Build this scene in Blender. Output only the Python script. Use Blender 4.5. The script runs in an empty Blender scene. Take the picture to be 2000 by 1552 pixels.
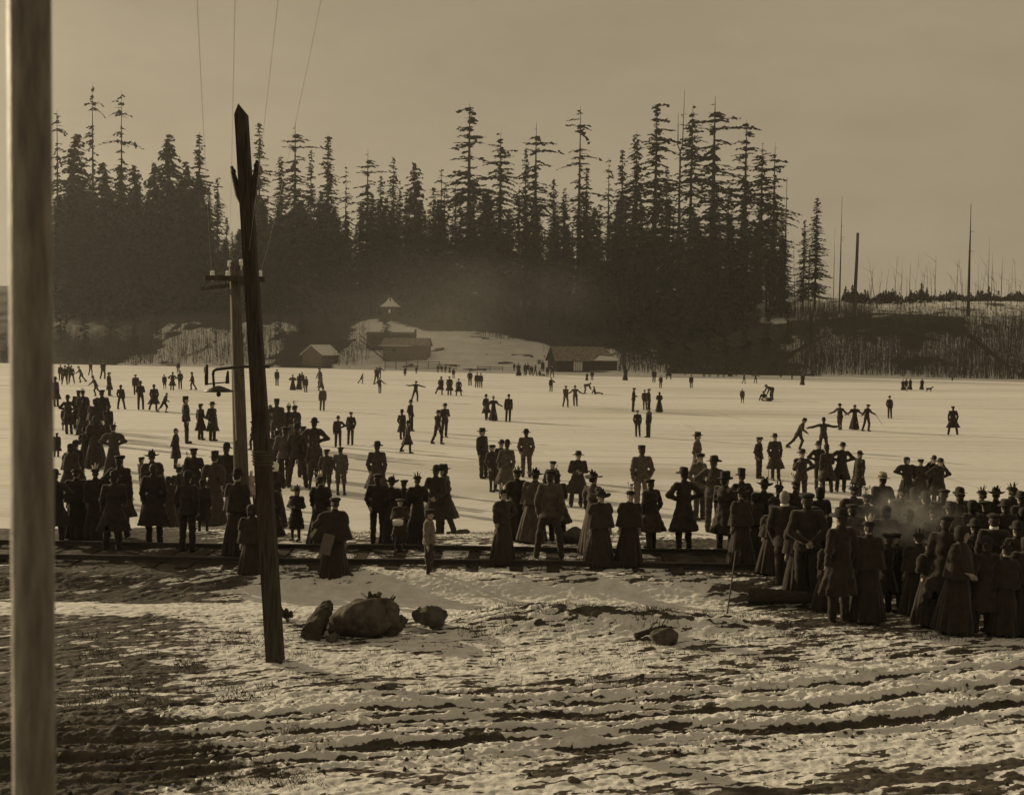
import bpy, math, random
import numpy as np
from mathutils import Vector, Matrix

R = math.radians
rng = np.random.default_rng(7)
random.seed(7)
sc = bpy.context.scene
col = sc.collection

# ------------------------------------------------------------------ camera, sky, sun, exposure
F_PX, CAMZ, PITCH, ROLL = 2200.0, 4.95, 2.5, 0.70
cam_d = bpy.data.cameras.new('camera')
cam_d.sensor_width = 36.0
cam_d.lens = 36.0 * F_PX / 2000.0
cam_d.clip_start, cam_d.clip_end = 0.05, 6000
cam_d.dof.use_dof = True
cam_d.dof.focus_distance = 32.0
cam_d.dof.aperture_fstop = 5.6
cam = bpy.data.objects.new('camera', cam_d)
col.objects.link(cam)
CAM = Matrix.Translation((0, 0, CAMZ)) @ Matrix.Rotation(R(90 - PITCH), 4, 'X') @ Matrix.Rotation(R(ROLL), 4, 'Z')
cam.matrix_world = CAM
sc.camera = cam

SUN_EL = 15.0
SUN_DIR = Vector((-0.80, 0.60, 0)).normalized()          # ground direction towards the sun (ahead on the left)
SUN_VEC = Vector((SUN_DIR.x * math.cos(R(SUN_EL)), SUN_DIR.y * math.cos(R(SUN_EL)), math.sin(R(SUN_EL))))
TINT = (1.0, 0.82, 0.54)                                # the warm cast of the whole day

world = bpy.data.worlds.new('World')
sc.world = world
world.use_nodes = True
nt = world.node_tree
for n in list(nt.nodes):
    nt.nodes.remove(n)
wo = nt.nodes.new('ShaderNodeOutputWorld')
bg = nt.nodes.new('ShaderNodeBackground')
sky = nt.nodes.new('ShaderNodeTexSky')
sky.sky_type = 'NISHITA'
sky.sun_disc = False
sky.sun_elevation = R(SUN_EL)
sky.sun_rotation = math.atan2(SUN_DIR.x, SUN_DIR.y)
sky.air_density, sky.dust_density, sky.ozone_density = 1.0, 3.0, 1.0
bw = nt.nodes.new('ShaderNodeRGBToBW')
flat = nt.nodes.new('ShaderNodeMix')                      # thin even veil of winter cloud over the whole sky
flat.data_type = 'FLOAT'
flat.inputs[0].default_value = 0.88
flat.inputs[3].default_value = 3.05
tc = nt.nodes.new('ShaderNodeTexCoord')
mp = nt.nodes.new('ShaderNodeMapping')
mp.inputs['Scale'].default_value = (1.2, 1.2, 5.0)
cl = nt.nodes.new('ShaderNodeTexNoise')
cl.inputs['Scale'].default_value = 2.2
cl.inputs['Detail'].default_value = 9.0
cr = nt.nodes.new('ShaderNodeMapRange')
cr.inputs[1].default_value, cr.inputs[2].default_value = 0.3, 0.7
cr.inputs[3].default_value, cr.inputs[4].default_value = 0.93, 1.07
mul = nt.nodes.new('ShaderNodeMath'); mul.operation = 'MULTIPLY'
mp2 = nt.nodes.new('ShaderNodeMapping'); mp2.inputs['Scale'].default_value = (1, 1, 2.5)
cl2 = nt.nodes.new('ShaderNodeTexNoise'); cl2.inputs['Scale'].default_value = 9.0; cl2.inputs['Detail'].default_value = 10.0; cl2.inputs['Roughness'].default_value = .7
cr2 = nt.nodes.new('ShaderNodeMapRange')
cr2.inputs[1].default_value, cr2.inputs[2].default_value, cr2.inputs[3].default_value, cr2.inputs[4].default_value = .3, .7, .95, 1.05
mul2 = nt.nodes.new('ShaderNodeMath'); mul2.operation = 'MULTIPLY'
nt.links.new(tc.outputs['Generated'], mp2.inputs[0]); nt.links.new(mp2.outputs[0], cl2.inputs['Vector']); nt.links.new(cl2.outputs[0], cr2.inputs[0])
nt.links.new(cr.outputs[0], mul2.inputs[0]); nt.links.new(cr2.outputs[0], mul2.inputs[1])
tn = nt.nodes.new('ShaderNodeMix'); tn.data_type = 'RGBA'; tn.blend_type = 'MULTIPLY'
tn.inputs[0].default_value = 1.0
tn.inputs[6].default_value = (*TINT, 1)
nt.links.new(sky.outputs[0], bw.inputs[0])
nt.links.new(bw.outputs[0], flat.inputs[2])
nt.links.new(tc.outputs['Generated'], mp.inputs[0])
nt.links.new(mp.outputs[0], cl.inputs['Vector'])
nt.links.new(cl.outputs[0], cr.inputs[0])
nt.links.new(flat.outputs[0], mul.inputs[0])
nt.links.new(mul2.outputs[0], mul.inputs[1])
nt.links.new(mul.outputs[0], tn.inputs[7])
nt.links.new(tn.outputs[2], bg.inputs[0])
bg.inputs[1].default_value = 0.094
nt.links.new(bg.outputs[0], wo.inputs[0])

sd = bpy.data.lights.new('sun', 'SUN')
sd.energy = 3.9
sd.angle = R(0.6)
sd.color = (1.0, 0.815, 0.53)
sun = bpy.data.objects.new('sun', sd)
col.objects.link(sun)
sun.rotation_euler = SUN_VEC.to_track_quat('Z', 'Y').to_euler()

vs = sc.view_settings
vs.view_transform = 'Standard'
vs.look = 'None'
vs.gamma = 1.0
vs.exposure = 0.16
vs.use_curve_mapping = False
sc.cycles.volume_step_rate = 4.0
sc.cycles.volume_max_steps = 64
sc.cycles.max_bounces = 5
sc.cycles.diffuse_bounces = 2
sc.cycles.volume_bounces = 0

# ------------------------------------------------------------------ helpers
M3 = CAM.to_3x3()
def ray(px, py):
    return (M3 @ Vector(((px - 1000.0) / F_PX, -(py - 776.0) / F_PX, -1.0))).normalized()
def at(px, py, Y):
    """the point seen at a pixel of the photograph at ground distance Y"""
    d = ray(px, py)
    return Vector((d.x * Y / d.y, Y, CAMZ + d.z * Y / d.y))
def on_ground(px, py):
    d = ray(px, py)
    z = 0.5
    for _ in range(12):
        t = (z - CAMZ) / d.z
        z = walk_z(d.x * t, d.y * t)
    t = (z - CAMZ) / d.z
    return Vector((d.x * t, d.y * t, z))

def mat(name, base, rough=0.8, var=0.0, scale=20.0, bump=0.0, bscale=None, spec=0.3, stretch=None, second=None):
    m = bpy.data.materials.new(name)
    m.use_nodes = True
    t = m.node_tree
    b = t.nodes['Principled BSDF']
    b.inputs['Roughness'].default_value = rough
    b.inputs['Specular IOR Level'].default_value = spec
    b.inputs['Base Color'].default_value = (*base, 1)
    if var or bump:
        c = t.nodes.new('ShaderNodeTexCoord')
        p = t.nodes.new('ShaderNodeMapping')
        if stretch:
            p.inputs['Scale'].default_value = stretch
        t.links.new(c.outputs['Object'], p.inputs[0])
        n = t.nodes.new('ShaderNodeTexNoise')
        n.inputs['Scale'].default_value = scale
        n.inputs['Detail'].default_value = 6
        t.links.new(p.outputs[0], n.inputs['Vector'])
        if var:
            r = t.nodes.new('ShaderNodeValToRGB')
            lo = [max(0, x * (1 - var)) for x in base]
            hi = list(second) if second else [min(1, x * (1 + var)) for x in base]
            r.color_ramp.elements[0].position = 0.3
            r.color_ramp.elements[1].position = 0.7
            r.color_ramp.elements[0].color = (*lo, 1)
            r.color_ramp.elements[1].color = (*hi, 1)
            t.links.new(n.outputs[0], r.inputs[0])
            t.links.new(r.outputs[0], b.inputs['Base Color'])
        if bump:
            k = t.nodes.new('ShaderNodeBump')
            k.inputs['Strength'].default_value = bump
            k.inputs['Distance'].default_value = 0.02
            src = n
            if bscale:
                src = t.nodes.new('ShaderNodeTexNoise')
                src.inputs['Scale'].default_value = bscale
                src.inputs['Detail'].default_value = 5
                t.links.new(p.outputs[0], src.inputs['Vector'])
            t.links.new(src.outputs[0], k.inputs['Height'])
            t.links.new(k.outputs[0], b.inputs['Normal'])
    return m

MT = {}
def M(k):
    return MT[k]
for nm, b in (('coat_black', .027), ('coat_charcoal', .042), ('coat_dark', .035), ('coat_grey', .068), ('coat_mid', .125), ('coat_light', .24)):
    MT[nm] = mat(nm, (b * 1.22, b * .97, b * .80), .9, .25, 9, .35, 160, .12)
    pb_ = MT[nm].node_tree.nodes['Principled BSDF']              # wool nap catches the low sun along edges
    pb_.inputs['Sheen Weight'].default_value = .30; pb_.inputs['Sheen Roughness'].default_value = .35
MT['skin'] = mat('skin', (.30, .25, .21), .6, .1, 30)
MT['skin2'] = mat('eye_dark', (.02, .018, .015), .4)
MT['hair'] = mat('hair', (.035, .028, .022), .7, .4, 60)
MT['hair_grey'] = mat('hair_grey', (.22, .20, .17), .7, .3, 60)
MT['shoe'] = mat('shoe_leather', (.02, .017, .014), .45, .2, 30)
MT['steel'] = mat('steel', (.25, .24, .22), .35, .2, 30, spec=.5)
MT['felt'] = mat('felt_black', (.020, .017, .014), .85, .2, 40)
MT['felt_grey'] = mat('felt_grey', (.07, .062, .052), .85, .2, 40)
MT['straw'] = mat('felt_pale', (.28, .25, .19), .8, .2, 60)
MT['feather'] = mat('feather_dark', (.03, .026, .02), .8, .3, 50)
MT['feather_white'] = mat('feather_white', (.62, .58, .50), .8, .15, 50)
MT['linen'] = mat('white_linen', (.68, .66, .60), .8, .06, 30)
MT['fur'] = mat('fur', (.14, .12, .095), .95, .5, 60, .5, 200)
MT['parcel'] = mat('paper_parcel', (.11, .095, .075), .85, .15, 12)
MT['wood_pole'] = mat('weathered_pole', (.055, .046, .036), .85, .5, 6, .5, 30, .15, (6, 6, .5))
MT['wood_pole2'] = mat('pale_pole', (.115, .10, .08), .85, .4, 6, .4, 30, .15, (6, 6, .5))
MT['wood_tie'] = mat('tie_timber', (.045, .037, .028), .9, .5, 8, .6, 30, .1, (1, 6, 6))
MT['iron'] = mat('rusty_iron', (.035, .028, .021), .55, .4, 25, .2, 60, .4)
MT['wood_shed'] = mat('shed_board', (.17, .145, .115), .9, .35, 3, .4, 12, .1, (3, 3, .4))
MT['wood_dark'] = mat('dark_board', (.075, .062, .049), .9, .35, 3, .4, 12, .1, (3, 3, .4))
MT['roof'] = mat('shingle_roof', (.18, .155, .125), .9, .5, 2.2, .5, 8, .1)
MT['snow_flat'] = mat('roof_snow', (.62, .61, .58), .8, .08, 3, .3, 6, .2)
MT['glass_dark'] = mat('dark_pane', (.03, .028, .025), .15, spec=.5)
MT['porcelain'] = mat('white_insulator', (.86, .85, .82), .12, spec=.7)
MT['wire'] = mat('wire', (.34, .31, .26), .4)
MT['bark'] = mat('fir_bark', (.040, .033, .026), .95, .5, .8, .6, 3, .05, (1, 1, .15))
MT['bark_pale'] = mat('alder_bark', (.10, .088, .072), .95, .4, 1.5, .3, 3, .05, (1, 1, .2))
MT['needle'] = mat('fir_needles', (.034, .027, .020), .9, .5, .35, spec=.05)
MT['needle2'] = mat('hemlock_needles', (.041, .033, .025), .9, .5, .35, spec=.05)
MT['snag'] = mat('dead_wood', (.060, .051, .041), .95, .4, .8, .5, 3, .05, (1, 1, .15))
MT['brush'] = mat('bare_brush', (.060, .051, .040), .95, .4, .6)
MT['grass'] = mat('dead_grass', (.085, .072, .050), .95, .5, 2)
MT['rock'] = mat('boulder_stone', (.085, .073, .059), .9, .6, 7.0, 1.0, 22, .15)
MT['rock2'] = mat('smooth_stone', (.085, .075, .062), .9, .4, 6, .9, 26, .15)
MT['log'] = mat('rotten_log', (.055, .046, .036), .95, .5, 5, .9, 14, .1)
MT['post'] = mat('painted_post', (.66, .62, .55), .6, .45, 9, .6, 40, .25, (8, 8, 1.2), (.74, .70, .63))
MT['fern'] = mat('withered_fern', (.07, .06, .042), .9, .4, 6)

def link(name, me, material=None, parent=None):
    o = bpy.data.objects.new(name, me)
    col.objects.link(o)
    if material is not None and me is not None and not me.materials:
        me.materials.append(M(material) if isinstance(material, str) else material)
    if parent is not None:
        o.parent = parent
    return o
def tag(o, label=None, cat=None, group=None, kind=None):
    if label: o['label'] = label
    if cat: o['category'] = cat
    if group: o['group'] = group
    if kind: o['kind'] = kind
    return o
def empty(name, loc, rz=0.0):
    o = bpy.data.objects.new(name, None)
    col.objects.link(o)
    o.location = loc
    o.rotation_euler = (0, 0, rz)
    return o

def mesh_np(name, V, Q, smooth=True):
    """mesh from an (n,3) vertex array and an (m,4) or (m,3) index array"""
    me = bpy.data.meshes.new(name)
    V = np.asarray(V, dtype=np.float32); Q = np.asarray(Q, dtype=np.int32)
    k = Q.shape[1]
    me.vertices.add(len(V)); me.vertices.foreach_set('co', V.ravel())
    me.loops.add(Q.size); me.loops.foreach_set('vertex_index', Q.ravel())
    me.polygons.add(len(Q))
    me.polygons.foreach_set('loop_start', np.arange(0, Q.size, k, dtype=np.int32))
    me.polygons.foreach_set('loop_total', np.full(len(Q), k, dtype=np.int32))
    if smooth:
        me.polygons.foreach_set('use_smooth', np.ones(len(Q), dtype=bool))
    me.update(calc_edges=True)
    return me

class MB:
    """collects faces; build() links them as ONE mesh object"""
    def __init__(s):
        s.v, s.f = [], []
    def add(s, V, Fs):
        o = len(s.v)
        s.v += [tuple(p) for p in V]
        s.f += [tuple(i + o for i in f) for f in Fs]
        return s
    def box(s, c, size, rot=None, taper=1.0, jit=0.0):
        hx, hy, hz = size[0] / 2, size[1] / 2, size[2] / 2
        P = []
        for z in (-1, 1):
            k = 1.0 if z < 0 else taper
            for x, y in ((-1, -1), (1, -1), (1, 1), (-1, 1)):
                p = Vector((x * hx * k, y * hy * k, z * hz))
                if jit:
                    p += Vector([random.uniform(-jit, jit) for _ in range(3)])
                if rot is not None:
                    p = rot @ p
                P.append(p + Vector(c))
        return s.add(P, [(3, 2, 1, 0), (4, 5, 6, 7), (0, 1, 5, 4), (1, 2, 6, 5), (2, 3, 7, 6), (3, 0, 4, 7)])
    def tube(s, pts, rad, n=8, cap=True, jit=0.0, square=False):
        pts = [Vector(p) for p in pts]
        if not hasattr(rad, '__len__'):
            rad = [rad] * len(pts)
        rings = []
        ref = None
        for i, p in enumerate(pts):
            d = (pts[min(i + 1, len(pts) - 1)] - pts[max(i - 1, 0)]).normalized()
            if ref is None:
                ref = Vector((1, 0, 0)) if abs(d.x) < .9 else Vector((0, 1, 0))
            a = (ref - d * ref.dot(d)).normalized()
            b = d.cross(a)
            ref = a
            o = math.pi / n if square else 0
            rings.append([p + (a * math.cos(2 * math.pi * k / n + o) + b * math.sin(2 * math.pi * k / n + o)) * rad[i] * (1 + random.uniform(-jit, jit)) for k in range(n)])
        V = [q for r in rings for q in r]
        Fs = []
        for i in range(len(pts) - 1):
            for k in range(n):
                Fs.append((i * n + k, i * n + (k + 1) % n, (i + 1) * n + (k + 1) % n, (i + 1) * n + k))
        if cap:
            Fs.append(tuple(range(n - 1, -1, -1)))
            Fs.append(tuple((len(pts) - 1) * n + k for k in range(n)))
        return s.add(V, Fs)
    def lathe(s, prof, n=14, c=(0, 0, 0), sx=1.0, sy=1.0, wav=0.0):
        """prof: (radius, z) from the bottom to the top"""
        V, Fs = [], []
        for j, (r, z) in enumerate(prof):
            for k in range(n):
                a = 2 * math.pi * k / n
                V.append((c[0] + r * sx * math.cos(a), c[1] + r * sy * math.sin(a), c[2] + z + wav * r * math.cos(2 * a)))
        for j in range(len(prof) - 1):
            for k in range(n):
                Fs.append((j * n + k, j * n + (k + 1) % n, (j + 1) * n + (k + 1) % n, (j + 1) * n + k))
        Fs.append(tuple(range(n - 1, -1, -1)))
        Fs.append(tuple((len(prof) - 1) * n + k for k in range(n)))
        return s.add(V, Fs)
    def mesh(s, name, smooth=False):
        me = bpy.data.meshes.new(name)
        me.from_pydata(s.v, [], s.f)
        if smooth:
            for p in me.polygons: p.use_smooth = True
        me.update()
        return me
    def build(s, name, material, parent=None, smooth=False):
        return link(name, s.mesh(name, smooth), material, parent)

def sstep(a, b, x):
    t = np.clip((np.asarray(x, float) - a) / (b - a), 0, 1)
    return t * t * (3 - 2 * t)

LAT = rng.random((512, 512)).astype(np.float32)
def vnoise(x, y):
    xi = np.floor(x).astype(int); yi = np.floor(y).astype(int)
    fx = x - xi; fy = y - yi
    fx = fx * fx * (3 - 2 * fx); fy = fy * fy * (3 - 2 * fy)
    a = LAT[xi & 511, yi & 511]; b = LAT[(xi + 1) & 511, yi & 511]
    c = LAT[xi & 511, (yi + 1) & 511]; d = LAT[(xi + 1) & 511, (yi + 1) & 511]
    return (a * (1 - fx) + b * fx) * (1 - fy) + (c * (1 - fx) + d * fx) * fy
def fbm(x, y, o=4, g=.5):
    s, a, t = 0.0, 1.0, 0.0
    for i in range(o):
        s = s + a * vnoise(x * 2 ** i + 17.3 * i, y * 2 ** i + 9.1 * i)
        t += a; a *= g
    return s / t

# ------------------------------------------------------------------ the lie of the land
def shore_far(x):
    return 243.0 - 0.17 * np.clip(x, -250, 250) + 2.0 * np.sin(np.asarray(x) * .09)
MOUNDS = []          # (x, y, rx, ry, h) filled below
def base_z(x, y):
    x = np.asarray(x, float); y = np.asarray(y, float)
    near = .84 - 1.75 * sstep(23.6, 32.5, y - .25 * np.sin(x * .7))
    near = near + .10 * sstep(18.2, 19.6, y) - .16 * sstep(17.2, 18.6, y) * (1 - sstep(18.9, 19.8, y))
    for (mx, my, rx, ry, h) in MOUNDS:
        near = near + h * np.exp(-((x - mx) / rx) ** 2 - ((y - my) / ry) ** 2)
    d = y - shore_far(x)
    hb = np.interp(x, [-200, -130, -88, -56, -42, -31, -12, 5, 22, 48, 70, 100, 200], [6, 7, 11, 11, 7, 6.2, 5.4, 4.6, 4.0, 5, 10, 12, 12])
    hh = np.interp(x, [-200, -90, -56, -30, 10, 30, 60, 80, 100, 200], [16, 14, 12, 13, 14, 15, 15, 9, 6, 6])
    far = -.75 + .85 * sstep(-2, 1.0, d) + hb * sstep(-2, 40, d) + hh * sstep(22, 115, d) + .02 * np.clip(d, 0, 2000)
    far = far + 2.6 * np.exp(-((x + 31) / 13.0) ** 2 - ((d - 46) / 15.0) ** 2)
    return np.where(y < 120, np.maximum(near, -.75), far)
def walk_z(x, y):
    return float(max(base_z(x, y), 0.0))
# ------------------------------------------------------------------ ground, ice, far shore
def px_xy(px, py, z=.84):
    d = ray(px, py)
    t = (z - CAMZ) / d.z
    return d.x * t, d.y * t
for (mx_, my_, rx, ry, h) in ((1030, 1212, .95, .55, .20), (1235, 1218, 1.25, .55, .21), (700, 1245, 1.0, .5, -.06),
                              (1450, 1225, 1.2, .35, .07), (1000, 1150, 5.0, .5, -.03)):
    a, b = px_xy(mx_, my_)
    MOUNDS.append((a, b, rx, ry, h))

def rut_s(x, y):
    return y - .26 * x + .12 * np.sin(x * .55) + .05 * np.sin(x * 1.7 + 1)
def ground_detail(x, y):
    """relief added to the near ground and how snowy it is (0 bare earth, 1 snow)"""
    s = rut_s(x, y)
    wr = sstep(10.9, 11.5, s) * (1 - sstep(13.0, 14.0, s)) * (1 - sstep(17, 18, y))
    wob = .25 * (fbm(x * .9, s * 1.3 + 5, 2) - .5)
    n1 = fbm(x * .20 + 3, (s + wob) * 4.2, 3)
    n2 = fbm(x * 1.0, (s + wob) * 10.0 + 40, 4)
    n3 = fbm(x * 5.5, s * 14.0 + 11, 4)
    n4 = fbm(x * 19.0 + 5, y * 24.0, 2)
    ridge = sstep(.34, .60, n1 * .62 + n2 * .38)
    clod = np.clip(n3 - .45, 0, 1)
    near_w = (y < 31)
    z = wr * (.085 * (ridge - .5) + .095 * clod * ridge + .04 * (n4 - .5))
    soft = 1 - wr
    z = z + soft * near_w * (.05 * (fbm(x * 1.3, y * 2.1) - .5) + .035 * (n3 - .5) + .024 * (n4 - .5))
    icy = sstep(25.5, 29.0, y)
    z = z * (1 - icy)
    # snow cover
    snow_r = sstep(.420, .525, n1 * .36 + n2 * .40 + n3 * .24)
    spk = fbm(x * 4.2, s * 17.0 + 7, 4)
    big = fbm(x * .8 + 8, y * 1.1, 3)
    up = 1 - .95 * sstep(.545, .605, spk * .70 + big * .30)
    snow = wr * snow_r + (1 - wr) * up
    # earth mounds that stand out of the snow
    for (mx, my, rx, ry, h) in MOUNDS:
        if h > .05:
            g = np.exp(-((x - mx) / (rx * .95)) ** 2 - ((y - my) / (ry * .8)) ** 2)
            snow = snow - 1.1 * sstep(.25, .75, g) * sstep(.42, .60, fbm(x * 4.2, y * 7.5, 3))
            z = z + .06 * g * (n3 - .45)
    # clean drift below the track, dirty track bed
    drift = sstep(16.6, 17.2, y) * (1 - sstep(18.9, 19.9, y - .2 * n3))
    snow = snow * (1 - .75 * drift) + .75 * drift
    bed = sstep(20.05, 20.5, y + .5 * (n3 - .5)) * (1 - sstep(23.3, 24.4, y))
    snow = snow * (1 - bed) + bed * sstep(.46, .66, n3 * .55 + big * .45 + .04) * .9
    # less snow on the left and at the lower right edge, trampled crowd corner
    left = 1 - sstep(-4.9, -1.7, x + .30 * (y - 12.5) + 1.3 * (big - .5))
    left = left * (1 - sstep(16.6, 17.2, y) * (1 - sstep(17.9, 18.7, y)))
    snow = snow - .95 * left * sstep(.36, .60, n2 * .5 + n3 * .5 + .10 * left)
    low = (1 - sstep(9.85, 10.25, s + .5 * (n2 - .5))) * sstep(.2, 2.2, x)
    snow = snow - low * (.35 + .6 * sstep(.40, .56, n2 * .5 + n3 * .5))
    crowd = sstep(3.0, 4.5, x - .25 * (18 - y)) * sstep(15.7, 16.5, y + .4 * (n2 - .5)) * (1 - sstep(22, 25, y))
    snow = snow - .72 * crowd * sstep(.40, .56, n2 * .5 + n3 * .5 + .05)
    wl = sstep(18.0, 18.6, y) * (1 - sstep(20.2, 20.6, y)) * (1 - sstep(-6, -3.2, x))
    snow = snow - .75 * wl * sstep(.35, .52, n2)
    shore = sstep(24.3, 25, y) * (1 - sstep(26.8, 28.2, y))
    snow = snow - .8 * shore * sstep(.52, .60, n2 * .5 + n3 * .5)
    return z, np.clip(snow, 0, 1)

def grow(a, b, s0, k, smax):
    """coordinates from a towards b with a step that grows"""
    out, x, s = [], a, s0
    sg = 1 if b > a else -1
    while (b - x) * sg > s:
        x += sg * s; out.append(x); s = min(s * k, smax)
    out.append(b)
    return out
def axis_of(parts):
    a = sorted(set(round(v, 5) for p in parts for v in p))
    return np.array(a)
def sheet(name, xs, ys, zf, snowf):
    X, Y = np.meshgrid(xs, ys)
    dz, sn = snowf(X, Y)
    Z = zf(X, Y) + dz
    nx, ny = len(xs), len(ys)
    V = np.stack([X.ravel(), Y.ravel(), Z.ravel()], 1)
    i = np.arange(ny - 1)[:, None] * nx + np.arange(nx - 1)[None, :]
    i = i.ravel()
    Q = np.stack([i, i + 1, i + 1 + nx, i + nx], 1)
    me = mesh_np(name, V, Q)
    at_ = me.attributes.new('snow', 'FLOAT', 'POINT')
    at_.data.foreach_set('value', sn.ravel().astype(np.float32))
    return me

def ground_material(name, fine, earth, thr=(.42, .58), amp=.5, bstr=.5):
    m = bpy.data.materials.new(name)
    m.use_nodes = True
    t = m.node_tree
    b = t.nodes['Principled BSDF']
    b.inputs['Roughness'].default_value = .85
    b.inputs['Specular IOR Level'].default_value = .25
    A = t.nodes.new('ShaderNodeAttribute'); A.attribute_name = 'snow'
    c = t.nodes.new('ShaderNodeTexCoord')
    n = t.nodes.new('ShaderNodeTexNoise'); n.inputs['Scale'].default_value = fine; n.inputs['Detail'].default_value = 7
    n.inputs['Roughness'].default_value = .65
    t.links.new(c.outputs['Object'], n.inputs['Vector'])
    s = t.nodes.new('ShaderNodeMath'); s.operation = 'MULTIPLY_ADD'
    s.inputs[1].default_value = amp; s.inputs[2].default_value = -amp / 2
    t.links.new(n.outputs[0], s.inputs[0])
    a = t.nodes.new('ShaderNodeMath'); a.operation = 'ADD'
    t.links.new(A.outputs['Fac'], a.inputs[0]); t.links.new(s.outputs[0], a.inputs[1])
    r = t.nodes.new('ShaderNodeMapRange'); r.interpolation_type = 'SMOOTHSTEP'
    r.inputs[1].default_value, r.inputs[2].default_value = thr
    t.links.new(a.outputs[0], r.inputs[0])
    n2 = t.nodes.new('ShaderNodeTexNoise'); n2.inputs['Scale'].default_value = fine * .33; n2.inputs['Detail'].default_value = 5
    t.links.new(c.outputs['Object'], n2.inputs['Vector'])
    e = t.nodes.new('ShaderNodeValToRGB')
    e.color_ramp.elements[0].position, e.color_ramp.elements[1].position = .3, .72
    e.color_ramp.elements[0].color = (*[v * .55 for v in earth], 1)
    e.color_ramp.elements[1].color = (*[v * 1.5 for v in earth], 1)
    t.links.new(n2.outputs[0], e.inputs[0])
    w = t.nodes.new('ShaderNodeValToRGB')
    w.color_ramp.elements[0].position, w.color_ramp.elements[1].position = .25, .75
    w.color_ramp.elements[0].color = (.56, .545, .51, 1)
    w.color_ramp.elements[1].color = (.78, .77, .745, 1)
    t.links.new(n2.outputs[0], w.inputs[0])
    x = t.nodes.new('ShaderNodeMix'); x.data_type = 'RGBA'
    t.links.new(r.outputs[0], x.inputs[0]); t.links.new(e.outputs[0], x.inputs[6]); t.links.new(w.outputs[0], x.inputs[7])
    t.links.new(x.outputs[2], b.inputs['Base Color'])
    k = t.nodes.new('ShaderNodeBump'); k.inputs['Strength'].default_value = bstr; k.inputs['Distance'].default_value = .35 / fine
    t.links.new(n.outputs[0], k.inputs['Height']); t.links.new(k.outputs[0], b.inputs['Normal'])
    return m
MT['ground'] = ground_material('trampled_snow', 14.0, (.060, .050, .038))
MT['far_ground'] = ground_material('bank_snow', .8, (.045, .039, .030), (.40, .60), .55, .3)

xs = axis_of([np.arange(-5.6, 5.61, .021), np.arange(5.6, 12.6, .036), -np.arange(5.6, 12.6, .036),
              grow(12.6, 500, .06, 1.12, 60), [-v for v in grow(12.6, 500, .06, 1.12, 60)]])
ys = axis_of([np.arange(9.6, 19.6, .027), np.arange(19.6, 31, .055), grow(31, 112, .1, 1.2, 10), grow(9.6, -120, .06, 1.2, 20)])
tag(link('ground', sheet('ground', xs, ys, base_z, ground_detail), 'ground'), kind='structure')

def far_detail(x, y):
    d = y - shore_far(x)
    n = fbm(x * .07, y * .07, 4)
    n2 = fbm(x * .30 + 9, y * .22, 3)
    z = sstep(1, 12, d) * (1.6 * (n - .5) + .7 * (n2 - .5)) * (1 - .55 * np.exp(-((x + 10) / 30) ** 2) * (d < 60))
    open_ = sstep(-47, -36, x) * (1 - sstep(14, 26, x + .25 * d)) * (1 - sstep(34, 56, d + 5 * np.sin(x * .2)))
    leftb = (1 - sstep(-62, -44, x)) * sstep(-96, -84, x) * (1 - sstep(26, 38, d)) * .95
    mid = sstep(10, 16, x) * (1 - sstep(30, 42, x)) * (1 - sstep(26, 42, d))
    rightb = sstep(54, 66, x) * (.86 - .22 * sstep(18, 34, d) + .28 * sstep(40, 58, d))
    snow = np.maximum.reduce([open_ * 1.0, leftb, mid, rightb])
    snow = snow - .62 * open_ * sstep(.60, .68, n2 * .7 + n * .3) - (.50 - .26 * sstep(50, 62, x)) * (1 - open_) * sstep(.46, .64, n2) - .3 * (1 - open_) * sstep(.5, .6, n)
    return z, np.clip(snow, 0, 1)
xf = axis_of([np.arange(-150, 151, 1.5), grow(150, 2600, 3, 1.35, 300), [-v for v in grow(150, 2600, 3, 1.35, 300)]])
yf = axis_of([np.arange(208, 360, 1.25), grow(360, 4200, 3, 1.3, 300), [108, 130, 160, 190]])
tag(link('far_shore', sheet('far_shore', xf, yf, base_z, far_detail), 'far_ground'), kind='structure')

# lake ice under a dusting of snow, scored by skates
m = bpy.data.materials.new('lake_ice')
m.use_nodes = True
t = m.node_tree
b = t.nodes['Principled BSDF']
c = t.nodes.new('ShaderNodeTexCoord')
def tex(scale, stretch, rot=0, det=5):
    p = t.nodes.new('ShaderNodeMapping'); p.inputs['Scale'].default_value = stretch; p.inputs['Rotation'].default_value = (0, 0, rot)
    n = t.nodes.new('ShaderNodeTexNoise'); n.inputs['Scale'].default_value = scale; n.inputs['Detail'].default_value = det
    t.links.new(c.outputs['Object'], p.inputs[0]); t.links.new(p.outputs[0], n.inputs['Vector'])
    return n
def ramp(src, a, bb, ca, cb):
    r = t.nodes.new('ShaderNodeValToRGB')
    r.color_ramp.elements[0].position, r.color_ramp.elements[1].position = a, bb
    r.color_ramp.elements[0].color = (*ca, 1); r.color_ramp.elements[1].color = (*cb, 1)
    t.links.new(src, r.inputs[0]); return r
def mult(x1, x2, f=1.0):
    q = t.nodes.new('ShaderNodeMix'); q.data_type = 'RGBA'; q.blend_type = 'MULTIPLY'; q.inputs[0].default_value = f
    t.links.new(x1, q.inputs[6]); t.links.new(x2, q.inputs[7]); return q.outputs[2]
big_ = ramp(tex(.05, (.35, 1, 1), .25).outputs[0], .35, .65, (.68, .665, .63), (.80, .79, .76))
streak = ramp(tex(.35, (.10, 2.2, 1), -.45, 4).outputs[0], .30, .48, (.80, .79, .77), (1, 1, 1))
arc = ramp(tex(.8, (2.0, .05, 1), .95, 3).outputs[0], .26, .31, (.70, .68, .65), (1, 1, 1))
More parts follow.
